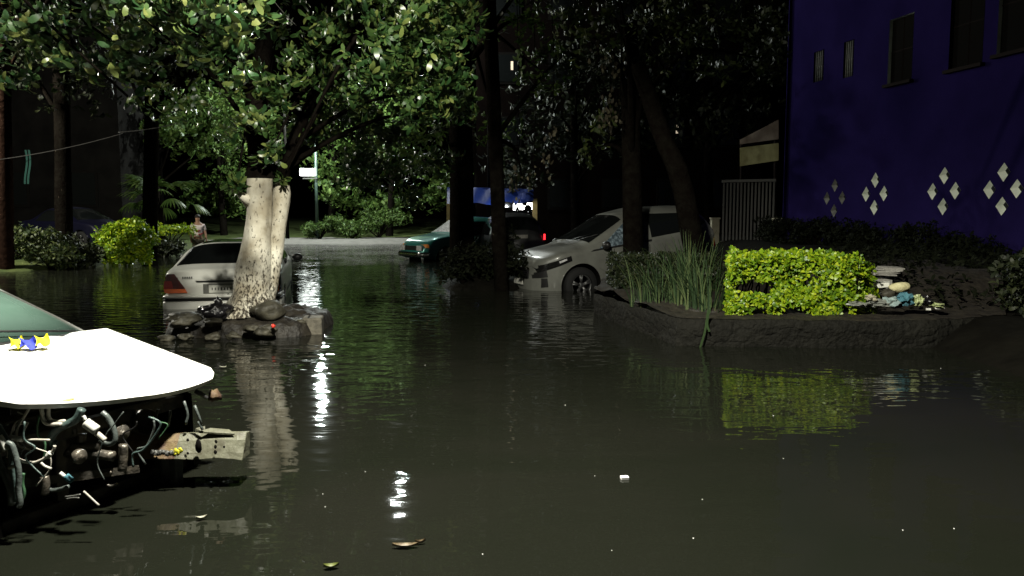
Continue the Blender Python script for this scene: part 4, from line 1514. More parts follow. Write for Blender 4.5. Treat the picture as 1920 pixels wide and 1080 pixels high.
# dark low hedge behind the strap leaves
dh = thing('dark_hedge', 'low dark clipped hedge behind the strap leaves and in front of the white car', 'hedge', (2.2, 11.5, .3))
T, A = [], []
for k in range(2600):
    s_ = random.random()
    x, y, z = random.uniform(1.45, 2.95), random.uniform(11.0, 12.1), random.uniform(.28, .80)
    if s_ < .5:
        y, a = 11.0 + random.uniform(0, .12), (0, -1, .3)
    elif s_ < .85:
        z, a = .79 + random.uniform(-.06, .02), (0, -.2, 1)
    else:
        x, a = 1.46, (-1, -.3, .2)
    T.append((x, y, z))
    A.append(np.array(a) + rng.normal(scale=.4, size=3))
P, D, N, Ls, Ws = whorls(np.array(T), norm(np.array(A)), 4, .055)
leaf_mesh('foliage', P, D, N, Ls, Ws, MT['lf_dark'], dh)
mb = MB()
for k in range(25):
    x, y = random.uniform(1.6, 2.8), random.uniform(11.2, 12)
    mb.tube([(x, y, .2), (x, y, .7)], [.015, .006], 5)
mb.build('stems', MT['bark'], dh)


# strap-leaved clumps
def strap_clump(name, label, c, n, h, spread, group=None, m='lf_iris', w=.0165):
    t = thing(name, label, 'plant', c, group)
    mb = MB()
    for k in range(n):
        a = random.uniform(0, 2 * PI)
        hh = h * random.uniform(.6, 1.2)
        out = spread * random.uniform(.1, 1.5) ** 1.2
        b = Vector(c) + Vector((math.cos(a), math.sin(a), 0)) * random.uniform(0, .16) + Vector((0, 0, -.03))
        d = Vector((math.cos(a), math.sin(a), 0))
        fl = random.random() < .2
        P = []
        wd = Vector((-d.y, d.x, 0)).lerp(Vector((1, 0, 0)), .5).normalized() * w * random.uniform(.6, 1.2)
        for i in range(8):
            s_ = i / 7
            q = b + d * out * s_ ** 2 + Vector((0, 0, hh * (s_ - (.45 if fl else .08) * s_ ** 3)))
            ww = wd * (1 - s_ ** 2.2) * .5
            P.append([q - ww, q + d * .004, q + ww])
        mb.grid(P)
    mb.build('blades', MT[m], t, fixn=False)
    MB().blob((c[0], c[1], c[2]), (.12, .12, .05), 3, .2, 2).build('root_crown', MT['soil'], t)
    return t


for (px, py, Y, n, h, lab) in ((1205, 565, 9.7, 38, .62, 'sparse strap-leaved clump at the left end of the row, nearest the white car'),
                               (1238, 572, 9.5, 54, .72, 'strap-leaved clump second from the left in the planter row'),
                               (1272, 576, 9.3, 60, .74, 'strap-leaved clump in the middle of the planter row'),
                               (1308, 582, 9.0, 76, .80, 'thick tall strap-leaved clump right beside the golden hedge'),
                               (1336, 588, 8.9, 42, .70, 'strap-leaved clump pressed against the left end of the golden hedge'),
                               (1290, 560, 9.9, 56, .86, 'tallest strap-leaved clump, behind the others in the row')):
    p = U(px, py, Y)
    strap_clump('strap_leaf_plant', lab, (p.x, Y, .30), n, h, .30, 'strap-leaved clumps in the planter')
mb = MB()
for (pts) in ([(1328, 580), (1322, 620), (1312, 655)], [(1330, 580), (1326, 606), (1330, 622)]):
    q = [U(a, b, 8.3) for a, b in pts]
    P = []
    for i, p in enumerate(smooth_pts(q, 5)):
        P.append([p - Vector((.012, 0, 0)), p + Vector((.012, .004, 0))])
    mb.grid(P)
mesh_thing('fallen_blade', mb, MT['lf_iris'], 'long strap leaf drooping over the front of the planter wall', 'leaf')

# ---- rubbish heaped at the right end of the hedge
heap = 'rubbish dumped at the end of the hedge'


def at(px, py, Y):
    return U(px, py, Y)


mb = MB()
for k in range(6):
    c = at(1648 + k * 4.5, 513 - k * 2.2, 9.5 + .02 * k)
    mb.box((c.x, c.y, c.z), (.34 - .02 * k, .28, .018), rz=random.uniform(-.35, .35), ry=random.uniform(-.05, .05), rx=random.uniform(-.08, .08))
c = at(1648, 520, 9.45)
mb.box((c.x, c.y + .1, .42), (.3, .25, .42))
mesh_thing('slab_stack', mb, MT['slab'], 'stack of thin grey slabs behind the white board and pale sack', 'slabs', heap, smooth=False, bevel=.004)
mb = MB().slab([at(1634, 542, 9.0), at(1668, 538, 8.98), at(1668, 531, 8.98), at(1634, 529, 9.0)], (0, .03, .0))
mb.slab([at(1634, 529, 9.0), at(1668, 531, 8.98), at(1669, 528, 9.15), at(1637, 526, 9.15)], (0, 0, -.01))
mesh_thing('white_board', mb, MT['board'], 'white board sticking out from the hedge beside the pale sack', 'board', heap, smooth=False, bevel=.004)
c = at(1687, 539, 8.9)
mesh_thing('pale_sack', MB().blob(c, (.118, .09, .062), 12, .10, 3, freq=1.3), MT['sack'], 'pale yellow stuffed sack lying on top of the rubbish heap', 'sack', heap)
c = at(1664, 551, 8.88)
mesh_thing('rubble_stone', MB().blob(c, (.10, .09, .055), 15, .25, 2), MT['rock'], 'dark grey stone under the white board and sack', 'stone', heap)
for (px, py, rx, rz_, sd_, m, nm, lab, ct) in (
        (1648, 569, .115, .04, 31, 'bag_grey', 'plastic_bag', 'crumpled grey bag at the left foot of the rubbish heap', 'bag'),
        (1672, 567, .095, .052, 32, 'cloth_pale', 'rag', 'pale teal rag spilling down the middle of the rubbish heap', 'rag'),
        (1697, 560, .075, .068, 33, 'cloth_teal', 'rag', 'deep teal rag directly under the pale sack', 'rag'),
        (1719, 563, .055, .06, 34, 'bag_green', 'plastic_bag', 'pale green bag right of the teal rag', 'bag'),
        (1735, 563, .05, .045, 35, 'bag_dark', 'plastic_bag', 'small black bag right of the pale green bag', 'bag'),
        (1754, 572, .075, .026, 36, 'bag_green', 'crushed_carton', 'flattened pale carton at the right end of the rubbish', 'carton'),
        (1606, 570, .09, .03, 37, 'bag_grey', 'plastic_bag', 'grey bag tucked under the right end of the golden hedge', 'bag'),
        (1632, 558, .05, .03, 38, 'pillar', 'crumpled_paper', 'crumpled cream paper between hedge and rubbish heap', 'paper')):
    c = at(px, py, 8.62)
    mb = MB().blob(c, (rx, .08, rz_), sd_, .38, 3, freq=2.3)
    mesh_thing(nm, mb, MT[m], lab, ct, heap, smooth=False)
for (px, py, l, an, lab) in ((1762, 578, .10, .1, 'white plastic strip lying at the tip of the rubbish'), (1741, 580, .05, -.4, 'small white plastic scrap in front of the black bag')):
    c = at(px, py, 8.58)
    mb = MB().box((c.x, c.y, c.z), (l, .03, .012), rz=an, rx=.5)
    mesh_thing('plastic_scrap', mb, MT['board'], lab, 'plastic', heap, smooth=False, bevel=.003)


# ------------------------------------------------------------------ shrubs
def shrub(name, label, base, clumps, L, k, lm, cat='shrub', group=None, droop=-.5):
    t = thing(name, label, cat, base, group)
    crown(t, clumps, L, k, MT[lm], droop=droop, shell=.4, name='foliage', spread=(30, 70))
    mb = MB()
    for (c, r, n) in clumps:
        mb.tube(smooth_pts([base, Vector(base).lerp(Vector(c), .55) + Vector((0, 0, .06)), Vector(c)], 4), [.03] * 4 + [.018] * 4 + [.01], 5)
    mb.build('stems', MT['bark'], t)
    return t


p = U(240, 470, 22.0)
cl = []
for k in range(15):
    a = k * 2.4
    rr_ = .62 * math.sqrt((k + .5) / 15)
    cl.append(((p.x + rr_ * math.cos(a) * 1.05, 22 + rr_ * math.sin(a) * .9, .62 + .48 * (1 - (rr_ / .62) ** 2) + random.uniform(-.06, .06)), (.27, .27, .22), 150))
for k in range(8):
    cl.append(((p.x + random.uniform(-.5, .75), 21.4 + random.uniform(0, .3), random.uniform(.18, .5)), (.24, .2, .2), 100))
shrub('golden_shrub', 'round golden-yellow shrub at the left water edge', (p.x, 22, .05), cl, .10, 4, 'lf_yellow')
q = U(315, 417, 27)
cl = [((q.x + d, 27, .85 + random.uniform(-.04, .04)), (.3, .3, .2), 70) for d in (-.5, -.2, .1, .4, .7)]
shrub('golden_low_hedge', 'flat-topped golden hedge behind the round golden shrub', (q.x, 27, .2), cl, .08, 4, 'lf_yellow')
for (px, Y, w, zt, lm, lab) in ((40, 20.5, .75, 1.0, 'lf_dim', 'dark green bushy shrub at the left edge of the picture'),
                                (95, 20.0, .7, 1.0, 'lf_dim', 'dark green shrub with drooping leaves left of the golden shrub'),
                                (150, 21.0, .5, .75, 'lf_dark', 'small dark shrub tight against the left of the golden shrub'),
                                (310, 26.0, .8, .55, 'lf_dark', 'dark low shrub right of the round golden shrub'),
                                (600, 39.5, .9, 1.3, 'lf_mid', 'leafy shrub at the foot of the green lamp pole'),
                                (660, 40.0, 1.2, 1.1, 'lf_mid', 'low shrub right of the green lamp pole'),
                                (710, 41.0, 1.5, 1.7, 'lf_mid', 'big shrub across the road behind the green car')):
    p = U(px, 450, Y)
    g0_ = gz(p.x, Y)
    cl = [((p.x + random.uniform(-w, w) * .8, Y + random.uniform(-.4, .4), g0_ + (zt - g0_) * random.uniform(.25, .85)), (w * .5, w * .45, .28), 60) for k in range(10)]
    shrub('shrub', lab, (p.x, Y, g0_), cl, .11, 4, lm, group='shrubs along the flooded edge')
# planting along the blue wall
for i, (Y, d, zt, lab) in enumerate(((22.3, .75, 1.15, 'dark shrub at the far end of the blue wall by the gate'), (20.6, .8, 1.10, 'dark shrub under the faintest diamond niches'), (18.9, .8, 1.15, 'dark shrub under the second group of diamonds'), (17.2, .85, 1.05, 'dark shrub under the third group of diamonds'), (15.4, .9, .85, 'low dark shrub under the nearest group of diamonds'))):
    c = wpt(Y, .6, -d)
    cl = [((c.x + random.uniform(-.4, .35), Y + random.uniform(-.9, .9), random.uniform(.5, zt)), (.34, .4, .24), 60) for k in range(11)]
    shrub('wall_shrub', lab, (c.x, Y, .45), cl, .09, 4, 'lf_black', group='shrubs along the blue wall')
p = U(1912, 540, 8.9)
cl = [((p.x + random.uniform(-.2, .45), 8.9 + random.uniform(-.3, .3), random.uniform(.3, .95)), (.22, .22, .18), 55) for k in range(9)]
shrub('edge_shrub', 'sparse brownish shrub at the right edge of the picture', (p.x + .1, 8.9, .3), cl, .08, 4, 'lf_dark')

T, A = [], []
for k in range(4200):
    x, y = random.uniform(4.3, 9.6), random.uniform(8.9, 17.5)
    if x > 12.98 - .214 * y - .3:
        continue
    d = mnoise.noise(Vector((x * .8, y * .8, 3)))
    if random.random() > .55 + d:
        continue
    zb_ = gz(x, y)
    if x < 6.1 and y < 13:
        zb_ = max(zb_, .33 + .35 * sstep(3.6, 5.0, x) * sstep(8.8, 10.5, y))
    T.append((x, y, zb_ + random.uniform(0, .16 + .12 * max(0, d))))
    A.append((random.gauss(0, .5), random.gauss(-.2, .5), 1))
P, D, N, Ls, Ws = whorls(np.array(T), norm(np.array(A)), 4, .075)
tag(leaf_mesh('ground_cover', P, D, N, Ls, Ws, MT['lf_black']), 'dark low ground cover between the golden hedge and the blue wall', 'ground cover', kind='stuff')

# big-leaved fan plant lit behind the left shrubs
fp = U(312, 400, 29.5)
fan = thing('fan_palm', 'green fan-leaved palm lit behind the round golden shrub', 'palm', (fp.x, 29, .3))
P_, D_, N_, L_ = [], [], [], []
mb = MB()
for k in range(16):
    a = random.uniform(0, 2 * PI)
    el = random.uniform(-.2, 1.1)
    d = Vector((math.cos(a) * math.cos(el), math.sin(a) * math.cos(el), math.sin(el)))
    hub = Vector((fp.x, 29, 1.7)) + d * random.uniform(.7, 1.3)
    mb.tube([(fp.x, 29, 1.6), hub], [.02, .01], 5)
    side = d.cross(Vector((0, 0, 1))).normalized()
    for j in range(13):
        b = -1.25 + 2.5 * j / 12
        dd = d * math.cos(b) + side * math.sin(b) + Vector((0, 0, -.35))
        P_.append(hub[:]); D_.append(dd[:]); N_.append((d.cross(side) * -1 + Vector((0, 0, .3)))[:]); L_.append(.75 * (1 - .25 * abs(b) / 1.25))
leaf_mesh('fronds', np.array(P_), np.array(D_), np.array(N_), np.array(L_), np.full(len(L_), .075), MT['lf_mid'], fan, wide=.5, bend=.25)
mb.tube([(fp.x, 29, .1), (fp.x, 29, 1.7)], [.14, .10], 10)
mb.build('trunk', MT['bark'], fan)

# ------------------------------------------------------------------ island with the lime-washed tree
isl = MB()
cx, cy, rx, ry = -3.17, 9.75, 1.0, .98
P = []
for i in range(31):
    t = i / 30
    row = []
    for k in range(129):
        a = 2 * PI * k / 128
        e = (abs(math.cos(a)) ** 4 + abs(math.sin(a)) ** 4) ** -.25 * .93
        x, y = cx + rx * e * t * math.cos(a) * 1.06, cy + ry * e * t * math.sin(a)
        z = .27 - .16 * t ** 2 - .60 * sstep(.84, 1.06, t)
        q = Vector((x, y, 0))
        z += (.07 * mnoise.noise(q * 2.6) + .06 * mnoise.noise(q * 7) + .03 * mnoise.noise(q * 15)) * (1 - .3 * t)
        row.append((x, y, z))
    P.append(row)
isl.grid(P)
mesh_thing('tree_island', isl, MT['soil'], 'muddy raised island round the foot of the whitewashed tree', 'planter')
rk = [(345, 597, 8.9, .21, .10, 1, 'long low dark rock at the left of the muddy island'), (400, 600, 8.85, .10, .06, 2, 'pale mossy rock below the black bag on the island'), (312, 632, 8.75, .09, .05, 3, 'small rock at the far left waterline of the island'), (350, 628, 8.75, .08, .05, 4, 'small pale rock at the front waterline, second from the left'),
      (400, 628, 8.72, .09, .055, 5, 'speckled rock at the middle of the island front'), (437, 626, 8.72, .085, .05, 6, 'speckled rock right of the island front centre'), (503, 583, 9.15, .20, .115, 7, 'large smooth rounded rock right of the white trunk'), (498, 617, 8.75, .13, .08, 8, 'grey rock beside the red plastic scrap'), (470, 612, 8.8, .08, .05, 9, 'small rock in front of the white trunk'), (555, 600, 9.2, .09, .05, 10, 'dark rock between the rounded rock and the kerb')]
for (px, py, Y, r, h, sd_, lab) in rk:
    c = U(px, py, Y)
    mesh_thing('rock', MB().blob((c.x, c.y, c.z - (.02 if sd_ != 7 else 0)), (r, r * .75, h * (.8 if sd_ != 7 else 1)), sd_ + 50, .16 if sd_ == 7 else .3, 3, freq=1.2), MT['rock'], lab, 'rock', 'rocks on the tree island')
c = U(404, 585, 9.0)
mb = MB().blob((c.x, c.y, c.z), (.16, .13, .10), 5, .3, 3, freq=1.6)
mb.blob((c.x + .03, c.y, c.z + .10), (.045, .04, .06), 9, .3, 2)
mesh_thing('black_bag', mb, MT['bag_dark'], 'crumpled black plastic bag left of the white trunk', 'bag')
mb = MB()
for (px, py, s_) in ((590, 601, .19), (577, 612, .10)):
    c = U(px, py, 9.35)
    mb.box((c.x, c.y, .06), (s_, .30, .26), rz=.15)
mesh_thing('kerb_block', mb, MT['concrete'], 'broken pale concrete kerb at the right end of the muddy island', 'kerb', smooth=False, bevel=.02)
c = U(512, 611, 8.62)
mesh_thing('red_scrap', MB().blob((c.x, c.y, c.z), (.022, .02, .022), 4, .25, 2), MT['red'], 'small bright red plastic scrap on the island front', 'plastic')

# tree itself
tb = Vector((-3.08, 9.45, .1))
wt = thing('whitewashed_tree', 'two-stemmed tree whitewashed up to head height on the muddy island', 'tree', tb)
pathA = [U(468, 590, 9.45), U(474, 550, 9.45), U(477, 500, 9.45), U(482, 440, 9.46), U(486, 385, 9.48), U(487, 335, 9.50)]
radA = [.33, .225, .205, .155, .138, .142]
pa = smooth_pts(pathA, 6)
ra = list(np.interp(np.linspace(0, 5, len(pa)), range(6), radA))
mb = MB()
sides = 40
vs, fs = [], []
for i, (p, r) in enumerate(zip(pa, ra)):
    for k in range(sides):
        a = 2 * PI * k / sides
        fl = max(0, 1 - i / 8)
        q = Vector((math.cos(a), math.sin(a), 0))
        rr_ = r * (1 + .10 * mnoise.noise(Vector((q.x * 1.4, q.y * 1.4, p.z * 1.3))) + .045 * mnoise.noise(Vector((q.x * 4, q.y * 4, p.z * 5))) + fl * .22 * math.cos(a * 4 + 1))
        vs.append(p + q * rr_)
for i in range(len(pa) - 1):
    for k in range(sides):
        fs.append((i * sides + k, i * sides + (k + 1) % sides, (i + 1) * sides + (k + 1) % sides, (i + 1) * sides + k))
mb.add(vs, fs)
mb.tube([U(470, 378, 9.45), U(455, 368, 9.36), U(446, 362, 9.34)], [.09, .05, .025], 10, jit=.1)   # stub of a cut branch
mb.build('trunk', MT['lime'], wt)
pathB = [U(494, 575, 9.5), U(508, 520, 9.54), U(517, 470, 9.58), U(523, 420, 9.62), U(528, 370, 9.65), U(528, 345, 9.66)]
pb = smooth_pts(pathB, 6)
rb = list(np.interp(np.linspace(0, 5, len(pb)), range(6), [.12, .096, .087, .087, .105, .092]))
mb = MB().tube(pb, rb, 24, jit=.08)
mb.build('trunk', MT['lime'], wt)
lb = MB()
upA = smooth_pts([pa[-1], U(488, 300, 10.4), U(480, 200, 9.58), U(500, 60, 10.7), U(540, -120, 11)], 6)
lb.tube(upA, list(np.linspace(.172, .08, len(upA))), 14, jit=.1)
upB = smooth_pts([pb[-1], U(535, 310, 10.7), U(570, 220, 10.9), U(640, 100, 10.8), U(760, -60, 9.34)], 6)
lb.tube(upB, list(np.linspace(.10, .05, len(upB))), 12, jit=.1)


def CL(px, py, Y, r, n):
    c = U(px, py, Y)
    return ((c.x, c.y, c.z), r, n)


clA = [CL(760, 40, 9.0, (.75, .6, .5), 210), CL(820, 110, 9.4, (.55, .5, .45), 150), CL(720, 120, 9.0, (.5, .5, .4), 110), CL(690, -30, 9.0, (.7, .6, .4), 120), CL(850, 20, 9.6, (.5, .5, .45), 120),
       CL(790, 200, 9.6, (.42, .4, .36), 85), CL(830, 170, 9.8, (.3, .3, .3), 50), CL(720, 60, 10.5, (.8, .6, .6), 120), CL(640, 30, 10.6, (.7, .6, .5), 60),
       CL(610, 150, 11.0, (.75, .6, .45), 70), CL(590, 230, 11.2, (.6, .5, .35), 75), CL(650, 220, 12.0, (.6, .5, .4), 70), CL(585, 255, 11.6, (.4, .4, .2), 40),
       CL(680, 300, 12.5, (.6, .5, .35), 70), CL(740, 320, 13.0, (.6, .5, .4), 70), CL(670, 340, 13.0, (.45, .4, .25), 36), CL(770, 370, 13.2, (.4, .4, .25), 26), 
       CL(700, 210, 11.5, (.6, .5, .5), 60), CL(300, 60, 12.0, (1.2, .7, .6), 60), CL(400, 150, 12.5, (1.2, .8, .6), 60), CL(520, 60, 12.2, (1.0, .8, .6), 60), CL(450, 250, 12.5, (.5, .5, .3), 22),
       CL(470, 230, 9.2, (.3, .2, .22), 26), CL(505, 290, 9.3, (.22, .2, .16), 18), CL(450, 150, 9.4, (.5, .3, .3), 34), CL(520, 170, 9.6, (.35, .3, .3), 30), CL(560, 120, 9.8, (.45, .4, .35), 44), CL(600, 60, 9.4, (.4, .35, .3), 40), CL(640, 170, 10.2, (.45, .4, .3), 44), CL(690, 250, 11, (.5, .4, .3), 44), CL(820, 300, 12.5, (.4, .4, .3), 30), CL(740, 250, 11.5, (.4, .4, .3), 30), CL(330, 200, 12, (.7, .5, .4), 40), CL(250, 120, 12, (.9, .6, .5), 46), CL(443, 350, 9.2, (.12, .12, .09), 14), CL(530, 338, 9.5, (.1, .1, .08), 8), CL(870, 200, 10.5, (.3, .3, .4), 36), CL(640, -120, 10, (1.5, 1.0, .6), 120), CL(850, -130, 10, (1.2, 1, .6), 120)]
for (c, r, n) in clA:
    if c[2] < 2.5 and c[1] > 10:
        continue
    src = upB if c[0] > -3 else upA
    a = src[random.randint(4, len(src) - 1)]
    lb.tube(smooth_pts([a, a.lerp(Vector(c), .5) + Vector((0, 0, .2)), Vector(c)], 5), list(np.linspace(.04, .009, 11)), 6)
lb.build('limbs', MT['bark'], wt)
clA = [(c, tuple(.86 * q for q in r), max(4, int(n * (.62 if c[2] > 3.2 else .85)))) for c, r, n in clA]
crown(wt, clA, .106, 7, MT['lf_ficus'], droop=.45, shell=.5)

# ------------------------------------------------------------------ other trees
near = tree('overhanging_tree', 'large-leaved tree hanging its branches into the top left of the picture', (-8.2, 7.0, -.3), (-7.2, 7.2, 4.6), .24, .12,
            [CL(420, 40, 6.0, (.34, .35, .26), 44), CL(360, 10, 6.0, (.4, .35, .22), 44), CL(290, 30, 6.4, (.42, .4, .28), 44), CL(200, 20, 6.6, (.5, .4, .3), 44), CL(60, 60, 7.0, (.7, .45, .35), 50), CL(240, 100, 6.6, (.3, .3, .22), 24),
             CL(360, 110, 6.1, (.13, .13, .13), 9), CL(490, 30, 6.2, (.14, .14, .14), 10), CL(430, 100, 6.1, (.14, .14, .12), 9), CL(250, 150, 6.8, (.13, .13, .15), 8), CL(120, 110, 7.0, (.3, .3, .18), 18), CL(30, 150, 7.2, (.4, .3, .18), 16),
             CL(100, -30, 7, (.9, .5, .35), 50), CL(380, -60, 6.3, (.7, .5, .3), 60), CL(260, -70, 6.3, (.7, .5, .3), 50), CL(460, 135, 6.1, (.06, .06, .08), 4), CL(250, 190, 6.8, (.05, .05, .10), 3), CL(180, 130, 7.1, (.3, .3, .14), 14)],
            .100, 6, 'lf_near', droop=.7, mid=[(-8.1, 7.0, 2.0)], shell=.6, wr=.44, limbk=.2, limbup=1.1)
blk = []


def dark_tree(name, lab, px0, py0, Y, pxt, pyt, r0, r1, clumps, lm='lf_dark', bark='bark', L=.11, mid=None, group='dark trees beyond the water'):
    b, t_ = U(px0, py0, Y), U(pxt, pyt, Y)
    g0_ = max(gz(b.x, Y), -.3)
    return tree(name, lab, (b.x, Y, g0_), t_, r0, r1, clumps, L, 6, lm, bark, group=group, mid=mid)


dark_tree('tree', 'thick black-barked trunk in the middle, left of the thinner leaning one', 868, 500, 15.6, 858, -60, .29, .20,
          [CL(900, -60, 15, (1.6, 1.2, .8), 100), CL(980, 30, 15, (.9, .8, .7), 50), CL(1010, 130, 14.5, (.7, .7, .6), 34), CL(930, 240, 17, (.8, .7, .5), 34), CL(790, 260, 16, (.7, .6, .4), 50), CL(760, 300, 16.5, (.6, .6, .4), 40), CL(820, 330, 17, (.5, .5, .3), 24)], 'lf_mid')
dark_tree('tree', 'slimmer black trunk leaning slightly left, right of the thick middle trunk', 942, 510, 14.6, 915, -40, .155, .12,
          [CL(1000, -40, 14, (1.4, 1.0, .7), 70), CL(1060, 100, 14.5, (.8, .8, .6), 30), CL(980, 340, 18, (.4, .4, .3), 20)], 'lf_dark')
tA = dark_tree('tree', 'dark upright trunk standing in front of the white car', 1192, 500, 13.9, 1178, 40, .225, .15,
               [CL(1300, 30, 13, (1.0, .8, .5), 75), CL(1380, 60, 13.2, (.8, .7, .45), 55), CL(1270, 110, 13, (.45, .5, .35), 26), CL(1340, 130, 13, (.4, .4, .2), 16), CL(1430, 110, 13.5, (.5, .5, .3), 20), CL(1160, -20, 12.5, (1.4, 1, .7), 70), CL(1100, 60, 12.0, (.7, .6, .5), 34), CL(1130, 230, 14, (.3, .3, .5), 20), CL(1100, 290, 15, (.25, .25, .35), 12), CL(1250, 10, 14, (1.2, .9, .6), 60)], 'lf_dim')
dark_tree('tree', 'leaning dark trunk crossing the tail of the white car', 1322, 500, 12.9, 1195, 120, .215, .12,
          [CL(1150, 20, 14, (1.0, .8, .6), 40), CL(1180, 120, 13.5, (.5, .5, .5), 24)], 'lf_dark', mid=[U(1282, 360, 12.9), U(1240, 250, 12.9)])
for (px0, py0, Y, pxt, r, lab, bark) in ((276, 410, 23.5, 288, .25, 'slender dark trunk directly behind the round golden shrub', 'bark'),
                                        (118, 430, 21.5, 112, .26, 'thick dark trunk behind the left shrubs, below the hanging wire', 'bark'),
                                        (8, 420, 19.5, 4, .20, 'reddish brown trunk at the left edge of the picture', 'bark_red')):
    cls = [CL(pxt + random.uniform(-110, 110), random.uniform(-30, 200), Y + random.uniform(-1, 1.5), (1.1, 1.0, .7), 46) for k in range(7)]
    dark_tree('tree', lab, px0, py0, Y, pxt, -20, r, r * .7, cls, 'lf_dark', bark, L=.15)
far_labs = ['dark tree filling the back left, beyond the grey house', 'dark tree behind the fan palm', 'dark tree behind the standing person', 'dark tree right behind the green lamp pole', 'dark tree across the road behind the green car', 'tall dark tree behind the blue tarpaulin stall', 'dark tree left of the brown apartment block', 'dark tree between the gate and the white car']
for i, (px, Y, zt) in enumerate(((90, 38, 8), (300, 36, 6.5), (420, 44, 8), (620, 46, 9), (730, 43, 7.5), (900, 46, 10), (1080, 30, 8), (1330, 30, 8))):
    p = U(px, 440, Y)
    g0_ = gz(p.x, Y)
    cls = []
    for k in range(12):
        cls.append(((p.x + random.uniform(-3.2, 3.2), Y + random.uniform(-2, 2), g0_ + random.uniform(1.6 if i < 5 else 3.4, zt)), (1.4, 1.3, 1.0), 85 if i < 5 else 55))
    lm = 'lf_mid' if i in (1, 2, 3, 4) else 'lf_dark'
    tree('tree', far_labs[i], (p.x, Y, g0_), (p.x + random.uniform(-.4, .4), Y, g0_ + zt * .7), .28, .12, cls, .24, 6, lm, group='dark trees beyond the water')

# dry leaves and strands hanging between the middle trunks
mbl = []
T, A = [], []
for (px, py, Y, s_, n) in ((1120, 95, 12.6, .16, 22), (1160, 125, 12.8, .10, 10), (1145, 190, 13, .12, 12), (1035, 250, 13.5, .1, 14), (1030, 300, 13.5, .1, 14), (965, 340, 15, .16, 18), (1140, 215, 13.5, .14, 22), (1000, 325, 15, .1, 6), (1155, 215, 13.2, .05, 10)):
    c = U(px, py, Y)
    for k in range(n):
        T.append((c.x + random.gauss(0, s_ * .6), c.y + random.gauss(0, s_), c.z + random.gauss(0, s_)))
        A.append((random.gauss(0, .35), random.gauss(0, .35), -1))
T, A = np.array(T), np.array(A)
dl = thing('dry_creeper', 'dry hanging creeper leaves between the middle trunks', 'creeper', U(1090, 100, 13.2))
N = rng.normal(size=T.shape) * .6 + np.array([0, -1, 0])
leaf_mesh('foliage', T, A, N, .085 * rng.uniform(.5, 1.3, len(T)), .05, MT['lf_dry'], dl)
mb = MB()
for (px, py0, py1, Y) in ((1120, -40, 130, 12.6), (1160, -40, 230, 12.9), (1033, -40, 310, 13.5), (1140, -40, 260, 13.5), (968, -40, 345, 15), (1000, 0, 330, 15)):
    a, b = U(px, py0, Y), U(px, py1, Y)
    mb.tube([a, a.lerp(b, .5) + Vector((.05, 0, 0)), b], .008, 5)
mb.build('stems', MT['bark'], dl)

# black planting mound round the middle trunks
mb = MB()
P = []
mc = U(905, 530, 15.2)
for i in range(10):
    t = i / 9
    P.append([(mc.x + 1.15 * t * math.cos(a), 15.3 + 1.2 * t * math.sin(a), .22 - .7 * t ** 3 + .05 * mnoise.noise(Vector((3 * t * math.cos(a), 3 * t * math.sin(a), 1)))) for a in np.linspace(0, 2 * PI, 41)])
mb.grid(P)
mesh_thing('planting_mound', mb, MT['mud'], 'black earth mound round the two middle trunks', 'planter')
for (dx, dy, w, h, lab) in ((-.35, -.5, .45, .75, 'black low shrub left of the slim middle trunk'), (.4, -.4, .45, .70, 'black low shrub on the right of the middle mound'), (.1, .5, .6, .95, 'black shrub behind the two middle trunks')):
    cl = [((mc.x + dx + random.uniform(-w, w) * .7, 15.3 + dy + random.uniform(-.3, .3), random.uniform(.25, h)), (.26, .24, .2), 55) for k in range(8)]
    shrub('mound_shrub', lab, (mc.x + dx, 15.3 + dy, .1), cl, .08, 4, 'lf_black', group='shrubs on the middle mound')

# ------------------------------------------------------------------ far things
# grey house on the far left
hs = thing('grey_house', 'dim grey house behind the trunks at the far left', 'house', (-20.5, 33, .3))
MB().box((-20.5, 35, 4.4), (9, 4, 8.4)).build('wall', MT['grey_wall'], hs, smooth=False)
MB().slab([(-25.4, 32.6, 8.6), (-15.6, 32.6, 8.6), (-15.6, 37.4, 8.6), (-25.4, 37.4, 8.6)], (0, 0, .25)).build('roof', MT['roof'], hs, smooth=False)
for x in (-23.3, -20.4, -17.6):
    w = MB().box((x, 32.98, 2.4), (1.3, .06, 1.5)).build('window', MT['black'], hs, smooth=False)
    MB().box((x, 32.94, 2.4), (1.1, .03, 1.3)).build('pane', MT['glass'], w, smooth=False)
# brown apartment block behind the trees, a few windows lit
ap = thing('apartment_block', 'brown apartment block hidden behind the dark trees with a few lit windows', 'building', (4.5, 34, .3))
MB().box((4.5, 37.5, 6.0), (12, 7, 12)).build('wall', MT['brown_wall'], ap, smooth=False)
MB().box((4.5, 37.4, 12.1), (12.6, 7.6, .25)).build('roof', MT['roof'], ap, smooth=False)
for r_ in range(4):
    for k in range(5):
        x, z = -.2 + 2.3 * k, 2.2 + 2.6 * r_
        lit = (r_, k) in ((1, 1), (2, 0), (1, 3), (2, 2))
        w = MB().box((x, 33.97, z), (1.2, .08, 1.3)).build('window', MT['black'], ap, smooth=False)
        MB().box((x, 33.92, z), (1.0, .03, 1.1)).build('pane', MT['glass'], w, smooth=False)
        if lit:
            MB().box((x + .2, 33.89, z + .1), (.10, .02, .35)).build('curtain_gap', MT['window_lit'], w, smooth=False)
